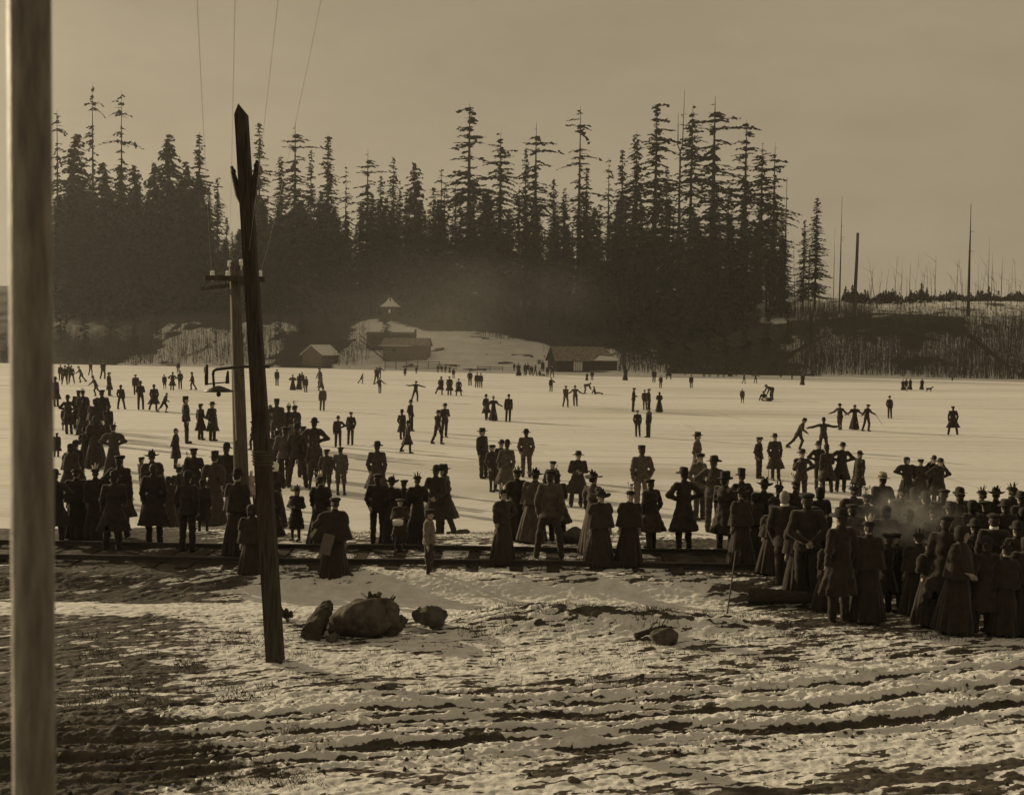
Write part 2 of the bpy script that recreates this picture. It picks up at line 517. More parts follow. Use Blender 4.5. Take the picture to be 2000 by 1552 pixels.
arc2 = ramp(tex(.5, (.04, 1.9, 1), .42, 3).outputs[0], .25, .30, (.66, .64, .61), (1, 1, 1))
swept = ramp(tex(.12, (.25, 1.4, 1), -.2, 6).outputs[0], .34, .46, (.82, .81, .79), (1, 1, 1))
fine_ = ramp(tex(3.0, (.5, 1, 1), .2, 6).outputs[0], .3, .6, (.88, .88, .87), (1, 1, 1))
line_ = ramp(tex(1.1, (.02, 2.6, 1), -.18, 2).outputs[0], .245, .29, (.62, .60, .57), (1, 1, 1))
t.links.new(mult(mult(mult(mult(mult(mult(big_.outputs[0], streak.outputs[0]), fine_.outputs[0]), line_.outputs[0], .9), arc.outputs[0], .6), arc2.outputs[0], .8), swept.outputs[0]), b.inputs['Base Color'])
b.inputs['Roughness'].default_value = .62
b.inputs['Specular IOR Level'].default_value = .25
k = t.nodes.new('ShaderNodeBump'); k.inputs['Strength'].default_value = .25; k.inputs['Distance'].default_value = .03
t.links.new(tex(2.0, (1, 1, 1)).outputs[0], k.inputs['Height']); t.links.new(k.outputs[0], b.inputs['Normal'])
MT['ice'] = m
xi = axis_of([np.linspace(-600, 600, 61)]); yi = axis_of([np.linspace(24, 300, 60)])
X, Y = np.meshgrid(xi, yi)
i = (np.arange(len(yi) - 1)[:, None] * len(xi) + np.arange(len(xi) - 1)[None, :]).ravel()
tag(link('lake_ice', mesh_np('lake_ice', np.stack([X.ravel(), Y.ravel(), X.ravel() * 0], 1), np.stack([i, i + 1, i + 1 + len(xi), i + len(xi)], 1)), 'ice'), kind='structure')

# ------------------------------------------------------------------ railway
YR1, YR2 = 20.55, 21.99
zt = float(base_z(0, 21.2))
tr = empty('railway_track', (0, 21.27, zt - .02))
tag(tr, 'snowy single railway track on short timber ties along the shore', 'railway track')
prof = [(-.05, 0), (.05, 0), (.05, .01), (.010, .022), (.010, .066), (.030, .074), (.030, .095), (-.030, .095), (-.030, .074), (-.010, .066), (-.010, .022), (-.05, .01)]
for yy in (YR1, YR2):
    V = []; n = len(prof)
    XS = np.linspace(-34, 34, 35)
    for x in XS:
        dz = .012 * math.sin(x * .8 + yy)
        V += [(x, yy - 21.27 + p[0], .046 + dz + p[1]) for p in prof]
    Fs = [(j * n + q, (j + 1) * n + q, (j + 1) * n + (q + 1) % n, j * n + (q + 1) % n) for j in range(len(XS) - 1) for q in range(n)]
    MB().add(V, Fs).build('rail', 'iron', tr)
random.seed(3)
tie_mesh = []
for q in range(5):
    b_ = MB()
    b_.tube([(0, -1.22, 0), (0, -1.1, .003), (0, 0, 0), (0, 1.1, -.003), (0, 1.22, 0)], [.148, .155, .152, .155, .148], 4, square=True, jit=.04)
    tie_mesh.append(b_.mesh('tie'))
x = -30.0
k_ = 0
while x < 30:
    o = link('tie', tie_mesh[k_ % 5], 'wood_tie', tr)
    o.location = (x + random.uniform(-.05, .05), random.uniform(-.10, .08), -.062 + random.uniform(-.015, .015))
    o.rotation_euler = (0, random.uniform(-.05, .05), random.uniform(-.05, .05))
    o.scale = (random.uniform(.95, 1.15), 1, 1)
    x += .74 + random.uniform(-.06, .06); k_ += 1
# ------------------------------------------------------------------ trees
def crown_mesh(seed, H, zb, prof, dens, spray, droop=.35, gap=.0, wild=.25, fill=1.0, tier=.8, sig=.32, sag=1.0):
    """needle sprays of a conifer; prof(t) gives the branch length at t (0 crown base, 1 tip)"""
    g = np.random.default_rng(seed)
    V, Q = [], []
    W = []                                   # bare limbs
    z = zb
    lump = g.random(60)
    while z < H - .3:
        t = (z - zb) / (H - zb)
        L = prof(t)
        nb = max(2, int(dens * (2.2 + L * .55)))
        keep = 1.0 if lump[int(t * 24)] > gap else .22
        for _ in range(nb):
            if g.random() > keep: continue
            az = g.random() * 2 * math.pi
            l = L * (1 + wild * g.normal()) * (.55 + .45 * g.random())
            l = max(.5, l)
            up = .22 * (t - .3) + .1 * g.normal()
            ca, sa = math.cos(az), math.sin(az)
            zz = z + g.normal() * sig
            n = max(2, int(l / (spray * .50) * fill))
            for j in range(n):
                u = (j + .6 + .4 * g.random()) / n
                r = l * u
                px = ca * r + g.normal() * .12; py = sa * r + g.normal() * .12
                pz = zz + up * r - droop * l * u * u * .8 + g.normal() * .10
                a = az + g.normal() * .7
                s1 = spray * (.7 + .7 * g.random()) * (.75 + .25 * (1 - u))
                s2 = s1 * (.30 + .28 * g.random())
                dx, dy = math.cos(a), math.sin(a)
                dr = (-.35 - .5 * g.random()) * sag
                tw = g.normal() * .55 * sag
                p0 = (px - dx * s1 * .5, py - dy * s1 * .5, pz + .12)
                p2 = (px + dx * s1 * .6, py + dy * s1 * .6, pz + dr * s1 * .6)
                ox, oy = -dy * s2, dx * s2
                p1 = (px + ox, py + oy, pz + tw * s2 - .12 * s1)
                p3 = (px - ox, py - oy, pz - tw * s2 - .12 * s1)
                k = len(V)
                V += [p0, p1, p2, p3]; Q.append((k, k + 1, k + 2, k + 3))
            if l > 1.2:
                W.append(((0, 0, zz), (ca * l * .85, sa * l * .85, zz + up * l * .85 - droop * l * .6)))
        z += tier * (.65 + .7 * g.random())
    for (p, q) in W:                         # thin three-sided limbs inside the crown
        k = len(V)
        w = .07
        V += [(p[0], p[1], p[2] - w), (p[0], p[1], p[2] + w), (q[0], q[1], q[2] + .02), (q[0], q[1], q[2] - .02)]
        Q.append((k, k + 1, k + 2, k + 3))
    return mesh_np('crown', V, Q, smooth=False)
def trunk_mesh(H, r0, seed, stubs=0, zb=.4, top=.03, lean=0.0, fork=False):
    g = random.Random(seed)
    b = MB()
    n = 9
    pts, rad = [], []
    wx, wy = 0, 0
    for i in range(n):
        t = i / (n - 1)
        wx += g.uniform(-.05, .05) * H / 50; wy += g.uniform(-.05, .05) * H / 50
        pts.append((wx + lean * t * H, wy, -1.5 + t * (H + 1.5 if not fork else H * .8)))
        rad.append(max(top, r0 * (1 - t) ** .8 * (1.25 if i == 0 else 1)) if not fork else max(r0 * .45, r0 * (1 - .6 * t)))
    b.tube(pts, rad, 7)
    if fork:
        e = pts[-1]
        b.tube([(e[0], e[1], e[2] - .5), (e[0] - .8, e[1], e[2] + 1.2), (e[0] - .9, e[1], e[2] + H * .17)], [r0 * .4, r0 * .3, .05], 6)
        b.tube([(e[0], e[1], e[2] - .5), (e[0] + .7, e[1], e[2] + 1.5), (e[0] + 1.1, e[1], e[2] + H * .28)], [r0 * .4, r0 * .3, .05], 6)
    for i in range(stubs):
        z = H * g.uniform(zb, .95)
        a = g.uniform(0, 6.28); l = g.uniform(.5, 2.2)
        b.tube([(0 + lean * z, 0, z), (math.cos(a) * l + lean * z, math.sin(a) * l, z + g.uniform(-.4, .3))], [.10, .03], 3)
    return b.mesh('trunk')

T = {}
def proto(key, H, zb, prof, dens, spray, r0, seeds, nd='needle', **kw):
    T[key] = [(H, crown_mesh(s, H, zb, prof, dens, spray, **kw), trunk_mesh(H, r0, s, 14, zb / H * .5), nd) for s in seeds]
# a full spire, an old broken-tiered giant, a thin half-bare one, a broad dark one, a young one
proto('spire', 50, 7, lambda t: 6.6 * (1 - t) ** .72 + .4, 2.1, 1.15, .62, (11, 12, 13), gap=.12, tier=.95, fill=1.25, wild=.35, droop=.22, sag=.65, sig=.25)
proto('giant', 55, 17, lambda t: 6.6 * (1 - .74 * t ** 2.0) * (.70 + .45 * math.sin(9 * t + 1) ** 2) , 2.3, 1.15, .8, (21, 22, 23, 24), gap=.20, droop=.24, wild=.62, tier=1.75, fill=1.5, sig=.34, sag=.7)
proto('thin', 52, 20, lambda t: 5.2 * (1 - .68 * t) * (.40 + .8 * math.sin(13 * t) ** 2), 1.7, 1.0, .55, (31, 32, 33), gap=.22, droop=.40, wild=.55, tier=1.7, sig=.22, sag=.7, fill=1.3)
proto('broad', 44, 3, lambda t: 8.0 * (1 - t) ** .62 + .5, 2.7, 1.25, .7, (41, 42, 43), nd='needle2', gap=.04, droop=.42, tier=1.0, fill=1.2, wild=.4)
proto('young', 16, .6, lambda t: 2.9 * (1 - t) ** .85 + .25, 1.5, .85, .22, (51, 52), nd='needle2', droop=.3)
T['snag'] = [(40, None, trunk_mesh(40, .48, 61, 12, .3, .06), None), (40, None, trunk_mesh(40, .55, 62, 5, .5, .10), None)]
T['stub'] = [(24, None, None, None)]
b_ = MB(); b_.tube([(0, 0, -1.5), (.05, 0, 8), (.25, .1, 16), (.4, .1, 24)], [.55, .48, .42, .36], 8)
T['stub'] = [(24, None, b_.mesh('trunk'), None)]
T['fork'] = [(60, None, trunk_mesh(60, .62, 63, 10, .5, .05, fork=True), None)]

def plant_tree(kind, X, Y, H, label, group, i=0, wide=1.0, name=None, lean=0.0, rz=None):
    Hp, cm, tm, nd = T[kind][i % len(T[kind])]
    s = H / Hp
    z = float(base_z(X, Y))
    nm = name or {'snag': 'dead_tree', 'stub': 'dead_tree', 'fork': 'dead_tree'}.get(kind, 'fir_tree')
    r = empty(nm, (X, Y, z), random.uniform(0, 6.28) if rz is None else rz)
    r.rotation_euler.y = lean
    r.scale = (s * wide, s * wide, s)
    tag(r, label, 'dead tree' if nm == 'dead_tree' else 'tree', group)
    link('trunk', tm, 'snag' if nm == 'dead_tree' else 'bark', r)
    if cm is not None:
        link('crown', cm, nd, r)
    return r
def tree_px(kind, px, ptop, dback, label, group, i=0, wide=1.0, **kw):
    """a tree whose tip shows at (px, ptop), standing dback metres behind the far shoreline"""
    Y = 245.0
    for _ in range(6):
        p = at(px, ptop, Y)
        Y = float(shore_far(p.x)) + dback
    p = at(px, ptop, Y)
    return plant_tree(kind, p.x, Y, p.z - float(base_z(p.x, Y)), label, group, i, wide, **kw)

random.seed(21)
SKY = 'trees on the forest skyline'
for i, (kd, px, pt, db, wd, lb) in enumerate([
    ('thin', 112, 215, 70, .9, 'narrow dark tree tip beside the white porch post'),
    ('broad', 145, 262, 62, 1.0, 'bushy dark fir between the porch post and the tall thin tree'),
    ('thin', 181, 162, 74, .8, 'tall wispy tree, tallest on the left of the forest'),
    ('thin', 236, 178, 72, .85, 'tall half bare tree with drooping side boughs, second from the left'),
    ('broad', 205, 318, 55, 1.0, 'low bushy fir between the two tall thin trees on the left'),
    ('broad', 262, 322, 60, .95, 'dark rounded fir right of the second tall thin tree'),
    ('broad', 331, 262, 64, .95, 'broad dark fir with a ragged top, left of the twin broad firs'),
    ('broad', 300, 318, 56, .9, 'shorter dark fir leaning on the left broad fir'),
    ('spire', 389, 258, 62, 1.05, 'pointed dark fir, right one of the twin broad firs'),
    ('broad', 362, 315, 58, .9, 'dark fir filling the gap between the twin broad firs'),
    ('spire', 425, 345, 60, .85, 'small fir on the descending slope left of the timber pole'),
    ('spire', 506, 236, 74, .85, 'slender pale topped spire just right of the timber pole'),
    ('spire', 549, 300, 66, .9, 'ragged fir left of the tall open spire'),
    ('giant', 576, 238, 74, 1.1, 'tall open spire with level boughs, second right of the timber pole'),
    ('spire', 608, 290, 76, .7, 'thin fir tip between two tall spires right of the timber pole'),
    ('spire', 641, 260, 66, .95, 'dark pointed spire with a dense lower crown'),
    ('thin', 676, 322, 78, .9, 'pale thin tree at the dip in the skyline'),
    ('giant', 718, 290, 70, 1.0, 'open topped fir above the left cabins'),
    ('spire', 744, 338, 64, .8, 'short fir right of the open topped fir'),
    ('spire', 769, 304, 70, .75, 'narrow fir tip straight above the pavilion'),
    ('broad', 811, 318, 64, .85, 'dense dark fir right above the snowy slope'),
    ('thin', 862, 326, 80, .95, 'faint thin tree left of the tallest central fir'),
    ('thin', 890, 350, 82, .9, 'short faint tree touching the tallest central fir'),
    ('giant', 919, 202, 66, 1.25, 'tallest central fir with a full shaggy crown'),
    ('giant', 978, 257, 70, 1.0, 'fir with a tufted top right of the tallest central fir'),
    ('giant', 1047, 238, 72, 1.05, 'tall fir with one long bough reaching right'),
    ('spire', 1028, 285, 68, .7, 'thin fir close on the left of the long boughed fir'),
    ('spire', 1082, 345, 76, .85, 'low fir in the gap right of the long boughed fir'),
    ('spire', 1102, 365, 78, .8, 'lowest fir in the gap left of the wispy tall tree'),
    ('thin', 1133, 208, 68, 1.15, 'wispy tall tree with hanging tufts above the boathouse'),
    ('spire', 1146, 322, 66, .8, 'short fir close behind the wispy tall tree'),
    ('thin', 1190, 308, 78, 1.0, 'flat topped thin tree right of the wispy tall tree'),
    ('spire', 1216, 288, 72, .9, 'fir with level boughs left of the wooded right group'),
    ('spire', 1244, 254, 68, .95, 'pointed fir left of the tuft topped giant'),
    ('giant', 1283, 205, 66, 1.1, 'tuft topped giant with separate cushions of boughs'),
    ('spire', 1303, 320, 78, .9, 'short fir between the tuft topped giant and the forked snag'),
    ('giant', 1353, 203, 72, .9, 'ragged giant right of the forked snag'),
    ('giant', 1396, 188, 66, 1.3, 'biggest fir of the right group with a wide shaggy crown'),
    ('spire', 1424, 360, 76, .9, 'fir filling the gap right of the biggest fir'),
    ('giant', 1460, 234, 68, 1.15, 'giant with a flat cushioned top near the right end'),
    ('giant', 1490, 278, 72, 1.0, 'second last living giant at the right end of the forest'),
    ('giant', 1514, 278, 66, .95, 'last living giant at the right end of the forest'),
    ('spire', 1596, 382, 62, .95, 'solitary feathery fir standing clear right of the forest'),
    ('spire', 1572, 428, 58, .9, 'shorter feathery fir leaning against the solitary one'),
]):
    tree_px(kd, px, pt, db, lb, SKY, i, wd)
tree_px('fork', 1331, 198, 70, 'dead forked trunk standing up like a tuning fork', 'dead trees', 0, .9, rz=0.2)
for px, pt, db, kd, wd, ln, lb in (
    (1537, 348, 62, 'snag', .8, 0, 'bare dead trunk with a few side stubs at the end of the forest'),
    (1527, 400, 60, 'snag', .7, 0, 'shorter bare trunk close left of the last dead trunk'),
    (1556, 462, 60, 'snag', .45, .06, 'thin leaning dead stem between the forest and the solitary fir'),
    (1581, 487, 54, 'stub', .5, 0, 'broken dark trunk inside the solitary fir'),
    (1631, 446, 60, 'snag', .40, 0, 'thinnest bare pole right of the solitary fir'),
    (1645, 384, 56, 'snag', .62, 0, 'tallest bare straight pole right of the solitary fir'),
    (1673, 455, 50, 'stub', 1.0, 0, 'thick blunt dead trunk cut off square on top'),
    (1897, 398, 46, 'snag', 1.15, .01, 'tall tapering dead trunk on the bare right hill'),
    (1871, 505, 60, 'snag', .55, 0, 'thin bare stem left of the tall dead trunk on the hill'),
    (1933, 463, 74, 'snag', .45, 0, 'left one of two bare stems near the right edge'),
    (1939, 495, 66, 'snag', .6, 0, 'right one of two bare stems near the right edge'),
    (1957, 518, 62, 'snag', .5, 0, 'slim bare stem third from the right edge'),
    (1978, 505, 80, 'snag', .4, 0, 'faint bare stem at the right edge of the hill'),
    (1755, 530, 110, 'snag', .35, 0, 'hair thin far stem above the middle of the bare hill')):
    tree_px(kd, px, pt, db, lb, 'dead trees', px, wd, lean=ln)
# the dark mass below the skyline: trees in rows that close the forest
random.seed(5)
cnt = 0
for row, (db, lo, hi, step) in enumerate(((46, 400, 470, 27), (60, 375, 435, 29), (84, 375, 440, 27), (104, 385, 455, 31))):
    px = 108 + row * 9
    while px < 1535:
        pt = random.uniform(lo, hi) - (48 if px < 400 else 14 if px < 900 else 18) + (45 if 415 < px < 480 else 0) + (30 if 660 < px < 712 else 0)
        if row == 0 and 700 < px < 1060: pt += 40
        if 1000 < px < 1540: pt += random.uniform(0, 60)
        kd = random.choice(('spire', 'spire', 'broad', 'giant')) if px < 1000 else random.choice(('spire', 'spire', 'giant', 'giant', 'broad'))
        if px < 700 or (row == 0 and px < 1000): kd = random.choice(('broad', 'broad', 'spire'))
        if row == 0 and 690 < px < 1230:
            px += step; continue
        lab = ('shaded fir in the closed mass of the left forest', 'shaded fir in the closed mass of the middle forest', 'shaded fir in the closed mass of the right forest')[0 if px < 620 else 1 if px < 1080 else 2]
        tree_px(kd, px, pt, db + random.uniform(-6, 6), lab, 'shaded firs of the ' + ('left', 'middle', 'right')[0 if px < 620 else 1 if px < 1080 else 2] + ' forest', cnt, random.uniform(.85, 1.15))
        cnt += 1
        px += step * random.uniform(.75, 1.25)
# young conifers on the lower hillside
for px, pt, db in ((118, 560, 16), (165, 590, 10), (215, 560, 18), (262, 600, 12), (305, 575, 22), (505, 560, 24), (545, 590, 20), (590, 585, 26), (640, 575, 34), (690, 560, 46),
                   (812, 555, 52), (850, 570, 50), (890, 560, 54), (930, 575, 56), (1215, 585, 34), (1255, 590, 22),
                   (1300, 570, 20), (1340, 590, 14), (1385, 580, 18), (1420, 600, 12), (1460, 590, 16), (1500, 600, 20), (1540, 585, 26), (1585, 605, 22), (1610, 590, 34), (1040, 560, 60), (985, 555, 62)):
    tree_px('young', px, pt, db, 'dim young fir on the lower hillside ' + ('left of the cabins' if px < 600 else 'above the snowy slope' if px < 1080 else 'right of the boathouse'),
            'young firs ' + ('left' if px < 600 else 'middle' if px < 1080 else 'right'), px, random.uniform(.9, 1.3))

# brush: thousands of bare stems on the banks, nobody could count them
def brush(name, boxes, label, material='brush', seed=1):
    g = np.random.default_rng(seed)
    V, Q = [], []
    for (px0, px1, d0, d1, n, h0, h1, w) in boxes:
        for _ in range(n):
            px = g.uniform(px0, px1); dd = d0 + (d1 - d0) * g.random()
            X = (px - 1000) / F_PX * (250 + dd); Yv = float(shore_far(X)) + dd
            X = (px - 1000) / F_PX * Yv
            z = float(base_z(X, Yv)) - .3
            h = g.uniform(h0, h1); lx = g.normal() * .07 * h; ly = g.normal() * .07 * h
            ww = w * (.6 + .8 * g.random())
            k = len(V)
            V += [(X - ww, Yv, z), (X + ww, Yv, z), (X + lx, Yv + ly, z + h), (X, Yv + ww * 1.6, z)]
            Q += [(k, k + 1, k + 2), (k + 1, k + 3, k + 2), (k + 3, k, k + 2)]
            for _b in range(3):
                t0 = g.uniform(.35, .85); bl = h * g.uniform(.12, .3)
                bx, by, bz = X + lx * t0, Yv + ly * t0, z + h * t0
                k = len(V)
                ex = g.normal() * .8 * bl
                V += [(bx, by, bz), (bx + .07, by, bz + .05), (bx + ex, by + g.normal() * .5 * bl, bz + bl)]
                Q += [(k, k + 1, k + 2)]
    o = link(name, mesh_np(name, V, Q, False), material)
    return tag(o, label, 'brush', kind='stuff')
brush('shore_brush', [(1210, 1560, 1, 30, 1500, 2.0, 5.5, .05), (1560, 2080, 1, 36, 5200, 2.0, 6.0, .05), (1560, 2080, 36, 90, 500, 1.0, 3, .05), (1690, 2060, 60, 130, 45, 7, 15, .09),
                      (100, 560, 1, 26, 1500, 1.5, 5.0, .05), (-60, 300, 1, 20, 700, 2, 6, .06), (560, 720, 4, 34, 420, 2, 6, .05), (930, 1060, 40, 56, 350, 1.5, 4.5, .05),
                      (1060, 1260, 20, 44, 260, 1.5, 4.5, .05), (700, 900, 54, 66, 400, 2, 5, .05), (1540, 1700, 30, 60, 500, 2, 6, .06)],
      'grey leafless saplings and brush covering the far banks', seed=4)
# far scrub line on the bare hill
g_ = np.random.default_rng(9)
V, Q = [], []
for i in range(2600):
    px = g_.uniform(1640, 2200); Yv = g_.uniform(315, 420)
    X = (px - 1000) / F_PX * Yv
    z = float(base_z(X, Yv)) - .5
    h = g_.uniform(1.0, 3.0) * (1.7 if g_.random() < .05 else 1) * (.7 + .6 * math.sin(px * .05) ** 2)
    for j in range(7):
        t0 = j / 7; r = h * .26 * (1 - t0) + .25
        for q in range(3):
            a = g_.random() * 6.28
            k = len(V); zz = z + h * (t0 + .05 * g_.random())
            V += [(X, Yv, zz + h * .17), (X + math.cos(a) * r, Yv + math.sin(a) * r, zz), (X + math.cos(a + 1.4) * r, Yv + math.sin(a + 1.4) * r, zz - .2)]
            Q.append((k, k + 1, k + 2))
tag(link('far_wood', mesh_np('far_wood', V, Q, False), 'needle'), 'low dark line of far scrub wood on the bare right hill', 'wood', kind='stuff')

# bare shore trees by the shed, and fallen logs on the right bank
def bare_tree(px, pbase, H, label, seed, r=.16, lean=0.0):
    g = random.Random(seed)
    p = on_ground(px, pbase)
    rt = empty('bare_tree', p)
    tag(rt, label, 'tree', 'bare trees by the shore shed')
    pts = [(lean * H * t + g.uniform(-.12, .12) * (t > 0), g.uniform(-.12, .12), -.4 + (H + .4) * t) for t in (0, .2, .4, .6, .8, 1)]
    MB().tube(pts, [r * k for k in (1.15, .95, .8, .6, .38, .12)], 6).build('trunk', 'bark', rt)
    b = MB()
    for i in range(26):
        t = g.uniform(.35, .98); a = g.uniform(0, 6.28); l = H * .22 * (1.15 - t) * g.uniform(.6, 1.3) + .6
        s = Vector((lean * H * t, 0, H * t)); e = s + Vector((math.cos(a) * l, math.sin(a) * l, l * g.uniform(.4, 1.0)))
        m_ = (s + e) / 2 + Vector((g.uniform(-.2, .2), g.uniform(-.2, .2), .1))
        b.tube([s, m_, e], [.055, .04, .015], 3)
        for _ in range(3):
            e2 = m_ + Vector((g.uniform(-1, 1), g.uniform(-1, 1), g.uniform(.2, 1.2))) * .8
            b.tube([m_, e2], [.03, .012], 3)
    b.build('crown', 'bark', rt)
for q, (px, pb, H, ln, lb) in enumerate(((656, 703, 15, .0, 'bare tree hard against the right end of the shore shed'), (668, 702, 17, .03, 'thicker bare tree second right of the shore shed'),
        (681, 699, 14, -.04, 'bare tree third right of the shore shed'), (690, 692, 16, .06, 'bare tree leaning right above the stairs'),
        (704, 682, 13, .14, 'slanting bare tree nearest the cabins'), (555, 700, 12, .02, 'bare tree left of the shore shed'), (421, 706, 10, .02, 'dead looking tree at the ice edge left of the pale pole'),
        (1068, 672, 9, 0, 'thin bare tree behind the left corner of the boathouse roof'), (1232, 690, 10, .02, 'bare tree right behind the boathouse'))):
    bare_tree(px, pb, H, lb, q + 70, ln and .16 or .18, ln)
def far_log(p0, p1, r, label):
    a = Vector(p0); b2 = Vector(p1)
    for v in (a, b2): v.z = float(base_z(v.x, v.y)) + r + .6
    rt = empty('fallen_log', a)
    tag(rt, label, 'log', 'fallen logs on the right bank')
    d = b2 - a
    MB().tube([(0, 0, 0), d * .35, d * .7, d], [r, r * .9, r * .75, r * .5], 8, jit=.06).build('trunk', 'snag', rt)
    b3 = MB()
    for t0 in (.3, .5, .66, .8):
        b3.tube([d * t0, d * t0 + Vector((random.uniform(-.6, .6), -.3, random.uniform(.6, 1.4)))], [.10, .03], 4)
    b3.build('branch_stubs', 'snag', rt)
def bankpt(px, d):
    Y = 240.0
    for _ in range(5):
        X = (px - 1000) / F_PX * Y; Y = float(shore_far(X)) + d
    return (X, Y, 0)
far_log(bankpt(1508, 8), bankpt(1604, 24), .5, 'long pale log slanting up the bank below the solitary fir')
far_log(bankpt(1890, 22), bankpt(1972, 5), .55, 'thick log sliding down the bank at the far right')
far_log(bankpt(1735, 26), bankpt(1835, 20), .45, 'dark log lying across the middle of the right bank')
far_log(bankpt(1600, 34), bankpt(1700, 40), .45, 'log near the top of the bank under the blunt dead trunk')
# ------------------------------------------------------------------ buildings on the far shore
def gable_house(name, label, cat, loc, rz, L, W, hw, hr, wall='wood_shed', roof='roof', over=.45, hip=0.0, snow=None, door=None, windows=(), boards=True, group=None):
    """L along x, W along y; front wall faces -y; ridge along x; hip: ridge cut back at the +x end"""
    r = empty(name, loc, rz)
    tag(r, label, cat, group)
    w = MB()
    x0, x1, y0, y1 = -L / 2, L / 2, -W / 2, W / 2
    zb = -1.2
    V = [(x0, y0, zb), (x1, y0, zb), (x1, y1, zb), (x0, y1, zb), (x0, y0, hw), (x1, y0, hw), (x1, y1, hw), (x0, y1, hw), (x0, 0, hw + hr), (x1, 0, hw + hr)]
    Fs = [(0, 1, 5, 4), (2, 3, 7, 6), (3, 0, 4, 8, 7)]
    Fs.append((1, 2, 6, 5) if hip else (1, 2, 6, 9, 5))
    w.add(V, Fs)
    w.build('wall', wall, r)
    if boards:                                # upright boards proud of the front and the left end wall
        bm = [MB().box((0, 0, 0), (.24, .05, hw + .1)).mesh('board'), MB().box((0, 0, 0), (.21, .06, hw + .1)).mesh('board')]
        x = x0 + .16; k = 0
        while x < x1 - .1:
            if not (door and abs(x - door[0]) < door[1] / 2 + .14):
                o = link('board', bm[k % 2], wall, r); o.location = (x, y0 - .028, hw / 2 - .05)
            x += .36 + .05 * math.sin(k * 2.3); k += 1
    e = hr * over / (W / 2)
    th = .14
    xl, xr = x0 - over, x1 + over
    zr = hw + hr + .02
    for s in (-1, 1):
        ye, ze = s * (W / 2 + over), hw - e + .02
        P = [(xl, 0, zr), (xr - hip, 0, zr), (xr, ye, ze), (xl, ye, ze)]
        P2 = [(p[0], p[1], p[2] + th) for p in P]
        f = [(0, 1, 2, 3), (7, 6, 5, 4), (0, 4, 5, 1), (1, 5, 6, 2), (2, 6, 7, 3), (3, 7, 4, 0)]
        if s > 0: f = [tuple(reversed(q)) for q in f]
        MB().add(P + P2, f).build('roof_slope', snow if (snow and s == snow_side(snow, s)) else roof, r)
    if hip:
        ye, ze = W / 2 + over, hw - e + .02
        P = [(xr - hip, 0, zr + .005), (xr + .01, -ye, ze + .005), (xr + .01, ye, ze + .005)]
        MB().add(P + [(p[0], p[1], p[2] + th) for p in P], [(2, 1, 0), (3, 4, 5), (0, 1, 4, 3), (1, 2, 5, 4), (2, 0, 3, 5)]).build('roof_hip', roof, r)
    if door:
        d = MB().box((door[0], y0 - .07, door[2] / 2 + door[3]), (door[1], .08, door[2])).build('door', 'linen' if door[4] else 'wood_dark', r)
        for q in range(int(door[1] / .5) + 1):
            MB().box((door[0] - door[1] / 2 + q * .5, y0 - .125, door[2] / 2 + door[3]), (.09, .03, door[2])).build('stile', 'wood_dark', d)
    for (wx, wz, ww, wh) in windows:
        f_ = MB().box((wx, y0 - .07, wz), (ww, .08, wh)).build('window', 'wood_dark', r)
        MB().box((wx, y0 - .125, wz), (ww - .2, .02, wh - .2)).build('pane', 'glass_dark', f_)
    return r
def snow_side(s, v):
    return v

def ground_loc(px, py, Y):
    p = at(px, py, Y)
    return (p.x, Y, float(base_z(p.x, Y)))

Yb = float(shore_far(14.8)) + 5.2
bx = at(1137, 722, Yb).x
bh = gable_house('boathouse', 'long low boathouse with a shingled hip roof at the ice edge', 'boathouse', (bx, Yb, .15), R(13), 13.6, 7.6, 2.5, 2.7, 'wood_dark', 'roof', .5, 2.6,
                 door=(-2.1, 2.1, 1.95, .1, True), windows=())
MB().add([(1.4, -4.36, 2.36), (7.1, -4.36, 2.36), (6.6, -3.3, 3.08), (3.0, -3.0, 3.28), (1.4, -4.36, 2.46), (7.1, -4.36, 2.46), (6.6, -3.3, 3.20), (3.0, -3.0, 3.40)],
         [(3, 2, 1, 0), (4, 5, 6, 7), (0, 1, 5, 4), (1, 2, 6, 5), (2, 3, 7, 6), (3, 0, 4, 7)]).build('roof_snow', 'snow_flat', bh)
pier = MB().box((2.0, -5.2, -.02), (18.5, 2.2, .18)).build('deck', 'wood_dark', bh)

Ys = float(shore_far(-44)) + 5
gable_house('shore_shed', 'small shore shed with a snow covered roof left of the bare trees', 'shed', ground_loc(626, 708, Ys), R(62), 6.2, 5.4, 2.4, 1.9, 'wood_shed', 'snow_flat', .5)
Yc = float(shore_far(-24)) + 15
gable_house('plank_cabin', 'low plank cabin with a stovepipe on the snowy bank', 'cabin', (at(795, 690, Yc).x, Yc, at(795, 694, Yc).z), R(-8), 10.2, 5.0, 2.4, 1.5, 'wood_shed', 'roof', .4, windows=((-2.4, 1.2, 1.0, .9),))
o_ = bpy.data.objects['plank_cabin']
MB().tube([(1.9, .2, 3.0), (1.9, .2, 5.9)], .24, 8).lathe([(.3, 0), (.3, .15)], 8, (1.9, .2, 5.95)).build('stovepipe', 'iron', o_)
MB().box((-2.2, -2.98, 2.22), (7.5, .16, .16)).build('eave_snow', 'snow_flat', o_)
Yd = Yc + 9
gable_house('dark_cabin', 'dark flat roofed cabin half hidden behind the small spruce', 'cabin', (at(764, 668, Yd).x, Yd, at(764, 671, Yd).z), R(-4), 11.0, 4.5, 2.1, .5, 'wood_dark', 'wood_dark', .3, boards=False)
